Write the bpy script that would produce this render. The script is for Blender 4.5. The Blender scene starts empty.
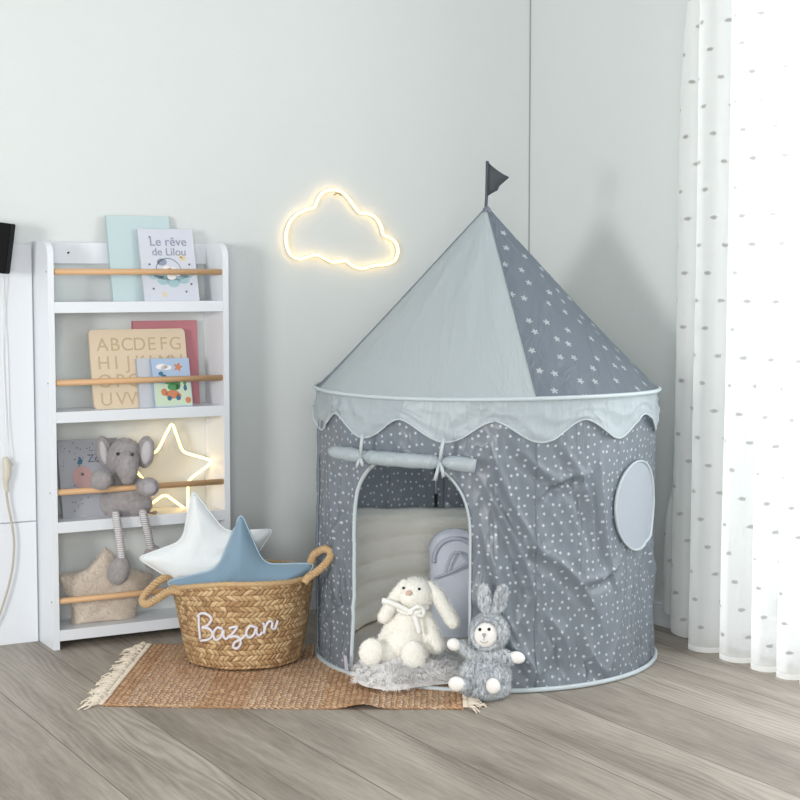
import bpy, bmesh, math, random
from math import sin, cos, pi, radians, atan2, sqrt, tan, atan
from mathutils import Vector, Matrix, noise
random.seed(7)
SC = bpy.context.scene
COL = SC.collection
# ------------------------------------------------------------------ camera model
F_PX = 1594.0
PITCH = atan(123 / F_PX)
YAW = radians(29.4)
FH = Vector((sin(YAW), cos(YAW), 0)); RT = Vector((cos(YAW), -sin(YAW), 0))
FW = Vector((FH.x * cos(PITCH), FH.y * cos(PITCH), -sin(PITCH)))
UP = Vector((FH.x * sin(PITCH), FH.y * sin(PITCH), cos(PITCH)))
CP = Vector((-3.30986, -4.90523, 1.15))
cam = bpy.data.cameras.new('camera'); cam.lens = F_PX / 800 * 36; cam.sensor_width = 36
cam.clip_start = .05
camo = bpy.data.objects.new('camera', cam); COL.objects.link(camo)
camo.location = CP; camo.rotation_euler = (pi / 2 - PITCH, 0, -YAW)
SC.camera = camo
def ray(u, v): return FW + RT * ((u - 400) / F_PX) + UP * ((400 - v) / F_PX)
def on_floor(u, v, z=0.0):
    d = ray(u, v); return CP + d * ((z - CP.z) / d.z)
def on_y(u, v, y=0.0):
    d = ray(u, v); return CP + d * ((y - CP.y) / d.y)
def at_depth(u, v, D):
    d = ray(u, v); return CP + d * (D / d.dot(FH))
def depth(Q): return (Q - CP).dot(FH)
# ------------------------------------------------------------------ helpers
def srgb(r, g, b):
    f = lambda c: (c / 255 / 12.92) if c / 255 <= .04045 else ((c / 255 + .055) / 1.055) ** 2.4
    return (f(r), f(g), f(b), 1)
class NT:
    def __init__(s, name):
        s.m = bpy.data.materials.new(name); s.m.use_nodes = True
        s.t = s.m.node_tree; s.b = s.t.nodes['Principled BSDF']; s.o = s.t.nodes['Material Output']
    def n(s, typ, **kw):
        x = s.t.nodes.new(typ)
        for k, v in kw.items(): setattr(x, k, v)
        return x
    def l(s, a, b): s.t.links.new(a, b)
    def math(s, op, a, b=None, c=None):
        x = s.n('ShaderNodeMath', operation=op)
        for i, q in enumerate((a, b, c)):
            if q is None: continue
            if isinstance(q, (int, float)): x.inputs[i].default_value = q
            else: s.l(q, x.inputs[i])
        return x.outputs[0]
    def mix(s, f, a, b):
        x = s.n('ShaderNodeMix', data_type='RGBA')
        for i, q in ((0, f), (6, a), (7, b)):
            if isinstance(q, (int, float, tuple)): x.inputs[i].default_value = q
            else: s.l(q, x.inputs[i])
        return x.outputs[2]
    def noise(s, vec, scale, detail=3, rough=.5, dist=0):
        x = s.n('ShaderNodeTexNoise'); x.inputs['Scale'].default_value = scale
        x.inputs['Detail'].default_value = detail; x.inputs['Roughness'].default_value = rough
        x.inputs['Distortion'].default_value = dist
        if vec is not None: s.l(vec, x.inputs['Vector'])
        return x.outputs['Fac']
    def vec(s, kind='Object'): return s.n('ShaderNodeTexCoord').outputs[kind]
    def mapv(s, vec, scale=(1, 1, 1), rot=(0, 0, 0), loc=(0, 0, 0)):
        x = s.n('ShaderNodeMapping'); x.inputs['Scale'].default_value = scale
        x.inputs['Rotation'].default_value = rot; x.inputs['Location'].default_value = loc
        s.l(vec, x.inputs['Vector']); return x.outputs[0]
    def bump(s, h, dist, strength=1.0, normal=None):
        x = s.n('ShaderNodeBump'); x.inputs['Distance'].default_value = dist
        x.inputs['Strength'].default_value = strength; s.l(h, x.inputs['Height'])
        if normal is not None: s.l(normal, x.inputs['Normal'])
        return x.outputs[0]
    def xyz(s, v):
        x = s.n('ShaderNodeSeparateXYZ'); s.l(v, x.inputs[0]); return x.outputs
    def comb(s, a, b, c=0):
        x = s.n('ShaderNodeCombineXYZ')
        for i, q in enumerate((a, b, c)):
            if isinstance(q, (int, float)): x.inputs[i].default_value = q
            else: s.l(q, x.inputs[i])
        return x.outputs[0]
    def set(s, name, v):
        if isinstance(v, (int, float, tuple)): s.b.inputs[name].default_value = v
        else: s.l(v, s.b.inputs[name])
MATS = {}
def plain(name, rgb, rough=.6, bump=0, bscale=200, var=0, vscale=20, emit=None, estr=0, spec=.5, metal=0, sheen=0, stretch=(1, 1, 1)):
    if name in MATS: return MATS[name]
    t = NT(name); c = srgb(*rgb); t.set('Base Color', c); t.set('Roughness', rough)
    t.set('Specular IOR Level', spec); t.set('Metallic', metal)
    v = t.mapv(t.vec(), stretch)
    if var:
        a = tuple(x * (1 - var) for x in c[:3]) + (1,); b = tuple(min(1, x * (1 + var)) for x in c[:3]) + (1,)
        t.set('Base Color', t.mix(t.noise(v, vscale, 4, .6), a, b))
    if bump: t.set('Normal', t.bump(t.noise(v, bscale, 3, .6), bump))
    if sheen: t.set('Sheen Weight', sheen)
    if emit: t.set('Emission Color', srgb(*emit)); t.set('Emission Strength', estr)
    MATS[name] = t.m; return t.m
def link(name, me, mat=None, parent=None, mats=None):
    o = bpy.data.objects.new(name, me); COL.objects.link(o)
    for m in (mats or ([mat] if mat else [])): me.materials.append(m)
    if parent: o.parent = parent
    return o
def bmobj(name, bm, mat=None, parent=None, smooth=True, mats=None):
    bmesh.ops.recalc_face_normals(bm, faces=bm.faces)
    return rawobj(name, bm, mat, parent, smooth, mats)
def rawobj(name, bm, mat=None, parent=None, smooth=True, mats=None):
    me = bpy.data.meshes.new(name); bm.to_mesh(me); bm.free()
    if smooth:
        for p in me.polygons: p.use_smooth = True
    return link(name, me, mat, parent, mats)
def root(name, label, cat, loc, rz=0.0, group=None):
    o = bpy.data.objects.new(name, None); COL.objects.link(o); o.location = loc; o.rotation_euler = (0, 0, rz)
    o.empty_display_size = .05
    return tag(o, label, cat, group)
def tag(o, label=None, cat=None, group=None, kind=None):
    for k, v in (('label', label), ('category', cat), ('group', group), ('kind', kind)):
        if v: o[k] = v
    return o
def struct(o): o['kind'] = 'structure'; return o
def box(bm, x0, x1, y0, y1, z0, z1, bev=0, seg=2):
    g = bmesh.ops.create_cube(bm, size=1)['verts']
    for v in g: v.co = Vector(((x0 + x1) / 2 + v.co.x * (x1 - x0), (y0 + y1) / 2 + v.co.y * (y1 - y0), (z0 + z1) / 2 + v.co.z * (z1 - z0)))
    if bev:
        es = list({e for v in g for e in v.link_edges})
        bmesh.ops.bevel(bm, geom=es, offset=bev, segments=seg, affect='EDGES', profile=.7)
def tube(bm, pts, r, n=12, closed=False, cap=True, flat=None):
    """sweep a circle along pts; r number or list"""
    pts = [Vector(p) for p in pts]; N = len(pts)
    rs = r if isinstance(r, (list, tuple)) else [r] * N
    rings = []; prev = None
    for i in range(N):
        if closed: d = pts[(i + 1) % N] - pts[i - 1]
        else: d = pts[min(i + 1, N - 1)] - pts[max(i - 1, 0)]
        d.normalize()
        if prev is None:
            a = Vector((0, 0, 1)) if abs(d.z) < .9 else Vector((1, 0, 0))
            a = (a - d * a.dot(d)).normalized()
        else: a = (prev - d * prev.dot(d)).normalized()
        prev = a; b = d.cross(a)
        fa = flat if flat else 1
        rings.append([bm.verts.new(pts[i] + (a * cos(2 * pi * k / n) + b * sin(2 * pi * k / n) * fa) * rs[i]) for k in range(n)])
    for i in range(N if closed else N - 1):
        A, B = rings[i], rings[(i + 1) % N]
        for k in range(n): bm.faces.new((A[k], A[(k + 1) % n], B[(k + 1) % n], B[k]))
    if cap and not closed:
        bm.faces.new(rings[0][::-1]); bm.faces.new(rings[-1])
def smooth_pts(pts, k=6, closed=False):
    pts = [Vector(p) for p in pts]; N = len(pts); out = []
    for i in range(N if closed else N - 1):
        if closed: p0, p1, p2, p3 = pts[i - 1], pts[i], pts[(i + 1) % N], pts[(i + 2) % N]
        else: p0, p1, p2, p3 = pts[max(i - 1, 0)], pts[i], pts[i + 1], pts[min(i + 2, N - 1)]
        for j in range(k):
            t = j / k
            out.append(.5 * ((2 * p1) + (p2 - p0) * t + (2 * p0 - 5 * p1 + 4 * p2 - p3) * t * t + (3 * p1 - p0 - 3 * p2 + p3) * t ** 3))
    if not closed: out.append(pts[-1])
    return out
def grid(bm, nu, nv, fn, uvfn=None, wrap=False, skip=None, mi=0):
    """fn(i,j)->Vector"""
    uvl = bm.loops.layers.uv.verify()
    V = [[bm.verts.new(fn(i, j)) for j in range(nv + 1)] for i in range(nu if wrap else nu + 1)]
    L = len(V)
    for i in range(nu):
        for j in range(nv):
            if skip and skip(i, j): continue
            q = ((i, j), (i + 1, j), (i + 1, j + 1), (i, j + 1))
            try: f = bm.faces.new([V[a % L][b] for a, b in q])
            except ValueError: continue
            f.material_index = mi
            if uvfn:
                for lp, (a, b) in zip(f.loops, q): lp[uvl].uv = uvfn(a, b)
    return V
def ridged(p, s, seed=0, k=3):
    v = noise.noise(Vector((p[0] * s + seed, p[1] * s + seed * 2.3, p[2] * s)))
    return (1 - abs(v) * 2) ** k if abs(v) < .5 else 0
def fuzz(bm, n, length, width, droop=.3, seed=1, region=None):
    rnd = random.Random(seed)
    fs = [f for f in bm.faces if region is None or region(f.calc_center_median())]
    areas = [f.calc_area() for f in fs]
    ch = rnd.choices(range(len(fs)), weights=areas, k=n)
    data = []
    for c in ch:
        f = fs[c]; vs = [v.co for v in f.verts]; w = [rnd.random() for _ in vs]; sw = sum(w)
        p = Vector((0, 0, 0))
        for a, b in zip(vs, w): p += a * (b / sw)
        data.append((p, f.normal.copy()))
    for p, nn in data:
        d = (nn + Vector((rnd.gauss(0, .35), rnd.gauss(0, .35), rnd.gauss(0, .35) - droop))).normalized()
        t = d.cross(Vector((rnd.gauss(0, 1), rnd.gauss(0, 1), rnd.gauss(0, 1)))).normalized() * width
        L = length * rnd.uniform(.5, 1.2)
        a = bm.verts.new(p - t); b = bm.verts.new(p + t); c = bm.verts.new(p + d * L)
        bm.faces.new((a, b, c))
def blob_bm(prims, voxel=.004, smooth=4):
    """prims in metres: ('e', centre, radii, (rx,ry,rz)) or ('c', p0, p1, r0, r1)"""
    bm = bmesh.new()
    for p in prims:
        if p[0] == 'e':
            vs = bmesh.ops.create_uvsphere(bm, u_segments=24, v_segments=14, radius=1)['verts']
            M = Matrix.Translation(Vector(p[1]))
            if len(p) > 3:
                from mathutils import Euler
                M = M @ Euler(p[3]).to_matrix().to_4x4()
            M = M @ Matrix.Diagonal(Vector((*p[2], 1)))
            bmesh.ops.transform(bm, matrix=M, verts=vs)
        else:
            a, b, r0, r1 = Vector(p[1]), Vector(p[2]), p[3], p[4]
            n = 10; ax = (b - a).normalized()
            pts = [a - ax * r0 * .98, a - ax * r0 * .8, a - ax * r0 * .45] + [a.lerp(b, i / n) for i in range(n + 1)] + [b + ax * r1 * .45, b + ax * r1 * .8, b + ax * r1 * .98]
            rr = [r0 * .2, r0 * .6, r0 * .9] + [r0 + (r1 - r0) * i / n for i in range(n + 1)] + [r1 * .9, r1 * .6, r1 * .2]
            tube(bm, pts, rr, 16)
    bmesh.ops.recalc_face_normals(bm, faces=bm.faces)
    me = bpy.data.meshes.new('t'); bm.to_mesh(me); bm.free()
    o = bpy.data.objects.new('t', me); COL.objects.link(o)
    m = o.modifiers.new('r', 'REMESH'); m.mode = 'VOXEL'; m.voxel_size = voxel
    m2 = o.modifiers.new('s', 'SMOOTH'); m2.iterations = smooth; m2.factor = .5
    dg = bpy.context.evaluated_depsgraph_get(); dg.update()
    me2 = bpy.data.meshes.new_from_object(o.evaluated_get(dg))
    bpy.data.objects.remove(o); bpy.data.meshes.remove(me)
    bm = bmesh.new(); bm.from_mesh(me2); bpy.data.meshes.remove(me2)
    bm.normal_update()
    return bm
class Frame:
    """local frame of a thing that faces the room: x right, y away, z up; q(u,v,o) gives the local point at a photo position, o steps nearer"""
    def __init__(s, Q): s.Q = Vector(Q); s.D = depth(s.Q); s.s = s.D / 1599
    def q(s, u, v, o=0):
        w = at_depth(u, v, s.D - o * s.s) - s.Q
        return Vector((w.dot(RT), w.dot(FH), w.z))
    def e(s, u, v, o, ru, rv, rd, rot=(0, 0, 0)): return ('e', s.q(u, v, o), (ru * s.s, rd * s.s, rv * s.s), rot)
    def c(s, a, b, r0, r1): return ('c', s.q(*a), s.q(*b), r0 * s.s, r1 * s.s)
def text_mesh(body, size, depth_=.0004):
    cu = bpy.data.curves.new('t', 'FONT'); cu.body = body; cu.size = size; cu.extrude = depth_; cu.align_x = 'CENTER'
    o = bpy.data.objects.new('t', cu); COL.objects.link(o)
    dg = bpy.context.evaluated_depsgraph_get(); dg.update()
    me = bpy.data.meshes.new_from_object(o.evaluated_get(dg))
    bpy.data.objects.remove(o); bpy.data.curves.remove(cu)
    bm = bmesh.new(); bm.from_mesh(me); bpy.data.meshes.remove(me)
    return bm
# ------------------------------------------------------------------ materials
white = plain('white_lacquer', (221, 225, 230), .35, .0002, 60)
wood = plain('beech_dowel', (206, 166, 124), .5, .0003, 120, .12, 40, stretch=(.06, 1, 1))
t = NT('wall_paint'); v = t.vec()
t.set('Base Color', t.mix(t.noise(v, .9, 2), srgb(207, 212, 211), srgb(211, 215, 214))); t.set('Roughness', .75)
t.set('Normal', t.bump(t.noise(v, 90, 2), .0006)); wallm = t.m
# floor planks
t = NT('oak_laminate'); X = t.xyz(t.vec())
PW = .26
vec = t.comb(t.math('ADD', X[1], 0), t.math('ADD', X[0], .84 + PW * 20))
br = t.n('ShaderNodeTexBrick'); t.l(vec, br.inputs['Vector']); br.offset = .43; br.squash = 1
for k, val in (('Scale', 1), ('Mortar Size', .0016), ('Mortar Smooth', .3), ('Bias', 0), ('Brick Width', 14), ('Row Height', PW)): br.inputs[k].default_value = val
br.inputs['Color1'].default_value = (.35, .35, .35, 1); br.inputs['Color2'].default_value = (.65, .65, .65, 1); br.inputs['Mortar'].default_value = (.5, .5, .5, 1)
shift = t.math('MULTIPLY', t.xyz(br.outputs['Color'])[0], 37)
gv = t.comb(t.math('ADD', t.math('MULTIPLY', X[0], 1), shift), t.math('MULTIPLY', X[1], .14), shift)
n1 = t.noise(gv, 6, 6, .7, .4); n2 = t.noise(t.mapv(gv, (1, .35, 1)), 150, 4, .75)
ring = t.n('ShaderNodeTexWave', wave_type='BANDS', bands_direction='X'); t.l(gv, ring.inputs['Vector'])
for k, val in (('Scale', 14), ('Distortion', 30), ('Detail', 3), ('Detail Scale', .45), ('Detail Roughness', .5)): ring.inputs[k].default_value = val
g = t.math('ADD', t.math('MULTIPLY', n1, .6), t.math('ADD', t.math('MULTIPLY', n2, .3), t.math('MULTIPLY', t.math('MULTIPLY', ring.outputs['Fac'], t.math('MAXIMUM', 0, t.math('MULTIPLY', t.math('SUBTRACT', t.noise(t.mapv(gv, (1, 1.4, 1)), 2.6, 2), .4), 5))), .07)))
g = t.math('ADD', g, t.math('MULTIPLY', t.math('SUBTRACT', t.xyz(br.outputs['Color'])[0], .5), .1))
ramp = t.n('ShaderNodeValToRGB'); t.l(g, ramp.inputs[0])
e = ramp.color_ramp.elements; e[0].position = .33; e[0].color = srgb(119, 110, 99); e[1].position = .72; e[1].color = srgb(195, 187, 174)
x = e.new(.5); x.color = srgb(161, 152, 140)
t.set('Base Color', t.mix(br.outputs['Fac'], ramp.outputs[0], srgb(92, 84, 76)))
t.set('Roughness', t.math('ADD', .42, t.math('MULTIPLY', n2, .2)))
hb = t.math('SUBTRACT', t.math('MULTIPLY', g, .25), br.outputs['Fac'])
t.set('Normal', t.bump(hb, .0015, .6)); floorm = t.m
def satin(name, rgb, rough=.42, spec=.6, wr=.004, star=None, sc=7, trans=.35, sd=.32, streak=None):
    """crinkled satin cloth; star=(spacing, radius, rgb, randomness) prints little stars in UV metres"""
    t = NT(name); uv = t.vec('UV'); c = srgb(*rgb)
    a = t.noise(t.mapv(uv, (1, .45, 1), (0, 0, .5)), sc, 4, .55, 1.2)
    b = t.noise(t.mapv(uv, (1, .3, 1), (0, 0, -.6)), sc * 1.7, 3, .5, .8)
    ab = t.math('ABSOLUTE', t.math('SUBTRACT', a, .5)); bb = t.math('ABSOLUTE', t.math('SUBTRACT', b, .5))
    h = t.math('ADD', t.math('MULTIPLY', t.math('POWER', t.math('SUBTRACT', 1, ab), 9), .8), t.math('MULTIPLY', t.math('POWER', t.math('SUBTRACT', 1, bb), 9), .5))
    fine = t.noise(uv, 60, 3)
    if streak: h = t.math('ADD', h, t.math('MULTIPLY', t.noise(t.mapv(uv, streak), 6, 3, .6), 1.5))
    nb = t.bump(h, wr); nb = t.bump(fine, .0006, 1, nb)
    t.set('Normal', nb); t.set('Roughness', rough); t.set('Specular IOR Level', spec)
    colr = c
    if star:
        sp, r0, srg, rn = star
        vo = t.n('ShaderNodeTexVoronoi', voronoi_dimensions='2D'); vo.inputs['Scale'].default_value = 1 / sp; vo.inputs['Randomness'].default_value = rn
        t.l(uv, vo.inputs['Vector'])
        d = t.n('ShaderNodeVectorMath', operation='SUBTRACT'); t.l(uv, d.inputs[0]); t.l(vo.outputs['Position'], d.inputs[1])
        D = t.xyz(d.outputs[0]); ln = t.math('SQRT', t.math('ADD', t.math('MULTIPLY', D[0], D[0]), t.math('MULTIPLY', D[1], D[1])))
        ang = t.math('ARCTAN2', D[0], D[1])
        ang = t.math('ADD', ang, t.math('MULTIPLY', t.xyz(vo.outputs['Color'])[0], 6))
        rr = t.math('MULTIPLY', t.math('ADD', 1 - sd, t.math('MULTIPLY', t.math('COSINE', t.math('MULTIPLY', ang, 5)), sd)), r0)
        mask = t.math('MULTIPLY', t.math('LESS_THAN', ln, rr), 1)
        colr = t.mix(mask, c, srgb(*srg))
        t.set('Base Color', colr)
    else: t.set('Base Color', c)
    tr = t.n('ShaderNodeBsdfTranslucent')
    if isinstance(colr, tuple): tr.inputs[0].default_value = colr
    else: t.l(colr, tr.inputs[0])
    mx = t.n('ShaderNodeMixShader'); mx.inputs[0].default_value = trans
    t.l(t.b.outputs[0], mx.inputs[1]); t.l(tr.outputs[0], mx.inputs[2]); t.l(mx.outputs[0], t.o.inputs[0])
    return t.m
# ------------------------------------------------------------------ room shell
bm = bmesh.new(); box(bm, -6.4, .0, -6.6, 0, -.08, 0); struct(bmobj('floor', bm, floorm, smooth=False))
bm = bmesh.new(); box(bm, -6.4, .14, 0, .14, -.08, 2.7); struct(bmobj('wall_left', bm, wallm, smooth=False))
WY0, WY1, WZ0, WZ1 = -1.28, -3.3, .12, 2.5
bm = bmesh.new()
box(bm, 0, .14, WY0, 0, -.08, 2.7); box(bm, 0, .14, -6.6, WY1, -.08, 2.7)
box(bm, 0, .14, WY1, WY0, -.08, WZ0); box(bm, 0, .14, WY1, WY0, WZ1, 2.7)
struct(bmobj('wall_right', bm, wallm, smooth=False))
bm = bmesh.new()
for (a, b, c, d) in ((WY1, WY0, WZ0, WZ0 + .06), (WY1, WY0, WZ1 - .06, WZ1), (WY1, WY1 + .06, WZ0, WZ1), (WY0 - .06, WY0, WZ0, WZ1), (-2.32, -2.26, WZ0, WZ1)):
    box(bm, .05, .1, a, b, c, d, .004)
wf = struct(bmobj('window_1', bm, white, smooth=False))
t = NT('window_glass'); tr = t.n('ShaderNodeBsdfTransparent'); gl = t.n('ShaderNodeBsdfGlossy'); gl.inputs['Roughness'].default_value = .02
mx = t.n('ShaderNodeMixShader'); mx.inputs[0].default_value = .06; t.l(tr.outputs[0], mx.inputs[1]); t.l(gl.outputs[0], mx.inputs[2]); t.l(mx.outputs[0], t.o.inputs[0])
bm = bmesh.new(); box(bm, .072, .078, WY1 + .05, WY0 - .05, WZ0 + .05, WZ1 - .05); bmobj('pane', bm, t.m, wf, smooth=False)
def prof_board(name, x0, x1, y0, y1, h):
    bm = bmesh.new(); box(bm, x0, x1, y0, y1, 0, h, .003); return struct(bmobj(name, bm, white, smooth=False))
prof_board('baseboard_left', -1.24, -.012, -.012, 0, .07)
prof_board('baseboard_right', -.012, 0, -6.5, 0, .075)
# white wall panels left of the bookcase and a thin strip, greyer than the walls, down the corner
bm = bmesh.new(); box(bm, -3.2, -1.866, -.012, 0, 0, .383, .0015, 1); struct(bmobj('trim_1', bm, white, smooth=False))
bm = bmesh.new(); box(bm, -3.2, -1.866, -.012, 0, .386, 1.25, .0015, 1); struct(bmobj('trim_2', bm, white, smooth=False))
bm = bmesh.new(); box(bm, -.0035, 0, -.0035, 0, .07, 2.7); struct(bmobj('trim_3', bm, plain('corner_strip', (150, 155, 153), .8), smooth=False))
# ------------------------------------------------------------------ bookcase
SX0, SX1 = -1.861, -1.268
bk = root('bookcase', 'narrow white bookcase with wooden dowel rails holding books and toys', 'bookcase', (SX0, 0, 0))
def side_panel(x0, x1):
    bm = bmesh.new(); r = .05; pr = [(-.002, 0), (-.158, 0)] + [(-.158 + r - r * cos(a), 1.26 - r + r * sin(a)) for a in [radians(k) for k in range(0, 91, 10)]] + [(-.002, 1.26)]
    A = [bm.verts.new((x0, y, z)) for y, z in pr]; B = [bm.verts.new((x1, y, z)) for y, z in pr]
    bm.faces.new(A); bm.faces.new(B[::-1])
    for i in range(len(pr)): bm.faces.new((A[i], A[(i + 1) % len(pr)], B[(i + 1) % len(pr)], B[i]))
    return bmobj('side_panel', bm, white, bk, smooth=False)
pl = side_panel(0, .019); side_panel(SX1 - SX0 - .019, SX1 - SX0)
W = SX1 - SX0
SHZ = [1.074, .737, .397, .060]
for z in SHZ:
    bm = bmesh.new(); box(bm, .019, W - .019, -.157, -.003, z - .034, z, .002); bmobj('shelf', bm, white, bk, smooth=False)
bm = bmesh.new(); box(bm, .019, W - .019, -.018, -.003, 1.192, 1.258, .002); bmobj('back_rail', bm, white, bk, smooth=False)
bm = bmesh.new(); bmesh.ops.create_uvsphere(bm, u_segments=10, v_segments=6, radius=.0035, matrix=Matrix.Translation((.11, -.019, 1.226)))
dark = plain('dark_screw', (60, 60, 62), .4, metal=.5)
bmobj('screw', bm, dark, bk)
DZ = [1.166, .826, .488, .149]
for z in DZ:
    bm = bmesh.new(); tube(bm, [(.019, -.144, z), (W - .019, -.144, z)], .0095, 20); bmobj('rail', bm, wood, bk)
    bm = bmesh.new(); tube(bm, [(-.0015, -.144, z), (.002, -.144, z)], .003, 10); bmobj('screw', bm, plain('grey_screw', (150, 152, 156), .4), pl)
# ------------------------------------------------------------------ books
def leaning(name, label, x0, w, h, th, ybot, ytop, z0, cover, roll=0.0, pages=True, rounded=0, cat='book', group=None):
    """book or board standing on a shelf; front face is local -y, origin at lower left front corner"""
    lean = math.asin(min(.9, (ytop - ybot) / h))
    o = root(name, label, cat, (x0, ybot, z0), 0, group or ('picture books on the bookcase' if cat == 'book' else None)); o.rotation_euler = (-lean, roll, 0)
    if pages:
        bm = bmesh.new(); box(bm, 0, w, 0, .0018, 0, h, .0006, 1); box(bm, 0, w, th - .0018, th, 0, h, .0006, 1); box(bm, 0, .002, 0, th, 0, h, .0006, 1)
        c = bmobj('cover', bm, cover, o, smooth=False)
        bm = bmesh.new(); box(bm, .002, w - .003, .0018, th - .0018, .003, h - .003); bmobj('pages', bm, plain('paper', (240, 238, 230), .8), o, smooth=False)
    else:
        bm = bmesh.new(); r = rounded
        pts = []
        for cx, cz, a0 in ((w - r, h - r, 0), (r, h - r, 90), (r, r, 180), (w - r, r, 270)):
            pts += [(cx + r * cos(radians(a0 + k)), cz + r * sin(radians(a0 + k))) for k in range(0, 91, 15)]
        A = [bm.verts.new((x, 0, z)) for x, z in pts]; B = [bm.verts.new((x, th, z)) for x, z in pts]
        bm.faces.new(A); bm.faces.new(B[::-1])
        for i in range(len(pts)): bm.faces.new((A[i], A[(i + 1) % len(pts)], B[(i + 1) % len(pts)], B[i]))
        c = bmobj('board', bm, cover, o, smooth=False)
    return o
def flatpoly(bm, pts, y=-.0006):
    bm.faces.new([bm.verts.new((x, y, z)) for x, z in pts])
def disc(bm, cx, cz, rx, rz=None, n=18, y=-.0006, a0=0, a1=360):
    rz = rz or rx
    flatpoly(bm, [(cx + rx * cos(radians(a0 + (a1 - a0) * k / n)), cz + rz * sin(radians(a0 + (a1 - a0) * k / n))) for k in range(n)], y)
def star_pts(cx, cz, R, r=.45, rot=0, n=5):
    return [(cx + R * (1 if k % 2 == 0 else r) * sin(rot + pi * k / n), cz + R * (1 if k % 2 == 0 else r) * cos(rot + pi * k / n)) for k in range(2 * n)]
def put_text(name, body, size, x, z, mat, parent, sx=1, roll=0, y=-.0008):
    bm = text_mesh(body, size)
    for v_ in bm.verts:
        a, b = v_.co.x * sx, v_.co.y; v_.co = Vector((x + a * cos(roll) - b * sin(roll), y + v_.co.z, z + a * sin(roll) + b * cos(roll)))
    return rawobj(name, bm, mat, parent, smooth=False)
mint = leaning('book', 'tall plain mint green book on the top shelf', -1.630, .214, .278, .012, -.085, -.022, SHZ[0], plain('mint_cover', (184, 203, 206), .5))
rv = leaning('book', 'pale lilac picture book titled Le reve with a dreaming figure on a cloud', -1.536, .188, .238, .009, -.112, -.05, SHZ[0], plain('lilac_cover', (200, 204, 214), .45))
ink = plain('slate_ink', (138, 147, 165), .6); ink2 = plain('teal_ink', (160, 190, 198), .6); gold = plain('gold_ink', (214, 200, 166), .6); navy = plain('navy_ink', (92, 98, 118), .6)
put_text('title', 'Le rêve', .042, .1, .182, ink, rv); put_text('title', 'de Lilou', .036, .1, .15, ink, rv)
bm = bmesh.new()
for k in range(26):
    a = radians(10 + k * 7)
    flatpoly(bm, [(.092 + .041 * cos(a), .098 + .04 * sin(a)), (.092 + .044 * cos(a), .098 + .044 * sin(a)), (.092 + .044 * cos(a + .14), .098 + .044 * sin(a + .14)), (.092 + .041 * cos(a + .14), .098 + .04 * sin(a + .14))])
disc(bm, .072, .128, .017, .012); rawobj('figure_print', bm, ink, rv, smooth=False)
bm = bmesh.new()
for cx, cz, r in ((.04, .085, .018), (.07, .068, .02), (.105, .062, .022), (.14, .072, .02), (.16, .088, .015)): disc(bm, cx, cz, r, r * .8, y=-.0005)
disc(bm, .1, .085, .06, .017, y=-.0005); rawobj('cloud_print', bm, ink2, rv, smooth=False)
bm = bmesh.new()
for cx, cz in ((.105, .1), (.088, .104), (.12, .092), (.1, .08)): disc(bm, cx, cz, .015, .011, y=-.0008)
rawobj('face_print', bm, plain('cream_ink', (232, 228, 226), .6), rv, smooth=False)
bm = bmesh.new(); flatpoly(bm, star_pts(.138, .148, .012)); disc(bm, .146, .14, .011, .008); flatpoly(bm, star_pts(.07, .022, .013)); rawobj('star_print', bm, gold, rv, smooth=False)
bm = bmesh.new()
for cx, cz in ((.035, .04), (.165, .055), (.165, .12), (.03, .12), (.04, .21), (.145, .03)): disc(bm, cx, cz, .0038, n=8)
rawobj('dot_print', bm, navy, rv, smooth=False)
pk = leaning('book', 'dusty pink book standing behind the wooden alphabet board', -1.545, .222, .273, .01, -.042, -.022, SHZ[1], plain('pink_cover', (186, 122, 130), .55))
boardm = plain('pale_plywood', (212, 195, 170), .6, .0003, 150, .05, 30, stretch=(.2, 1, 1))
ab = leaning('alphabet_board', 'pale wooden board with engraved capital letters on the second shelf', -1.700, .322, .252, .012, -.1, -.05, SHZ[1], boardm, pages=False, rounded=.014, cat='board')
engr = plain('engraved_wood', (191, 168, 138), .8)
engl = plain('engraved_wood_light', (200, 177, 146), .8)
for i, row in enumerate(('ABCDEFG', 'HIJKLMN', 'OPQRST', 'UVWXYZ')):
    for j, ch in enumerate(row):
        x = .04 + j * (.245 / (len(row) - 1)); z = .185 - i * .058
        put_text('letter', ch, .06, x + .0015, z - .0015, engr, ab, sx=1.0, y=-.0004)
        put_text('letter', ch, .06, x, z, engl, ab, sx=1.0, y=-.0007) if False else None
gb = leaning('book', 'small pale grey book half hidden behind the farm picture book', -1.556, .06, .158, .012, -.113, -.082, SHZ[1], plain('grey_cover', (190, 193, 200), .5))
fb = leaning('book', 'small picture book with blue sky and a green animal on an orange tractor', -1.512, .13, .157, .012, -.13, -.096, SHZ[1], plain('sky_cover', (166, 186, 212), .45))
bm = bmesh.new(); disc(bm, .035, .13, .02, .009); disc(bm, .05, .127, .018, .008); rawobj('cloud_print', bm, plain('cream_ink', (232, 228, 226)), fb, smooth=False)
bm = bmesh.new(); flatpoly(bm, [(.003, .003), (.127, .003), (.127, .075), (.09, .084), (.05, .072), (.003, .08)], -.0004); rawobj('field_print', bm, plain('field_ink', (196, 212, 190), .6), fb, smooth=False)
bm = bmesh.new(); flatpoly(bm, star_pts(.09, .128, .017, .5, .3)); disc(bm, .085, .035, .008); disc(bm, .036, .048, .011, .012); disc(bm, .064, .04, .024, .014); disc(bm, .115, .02, .01); rawobj('tractor_print', bm, plain('orange_ink', (198, 128, 92), .6), fb, smooth=False)
bm = bmesh.new(); disc(bm, .07, .064, .022, .012); disc(bm, .083, .075, .01, .02); disc(bm, .06, .078, .02, .007); disc(bm, .108, .08, .006, .012); rawobj('animal_print', bm, plain('green_ink', (84, 146, 96), .6), fb, smooth=False)
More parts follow.
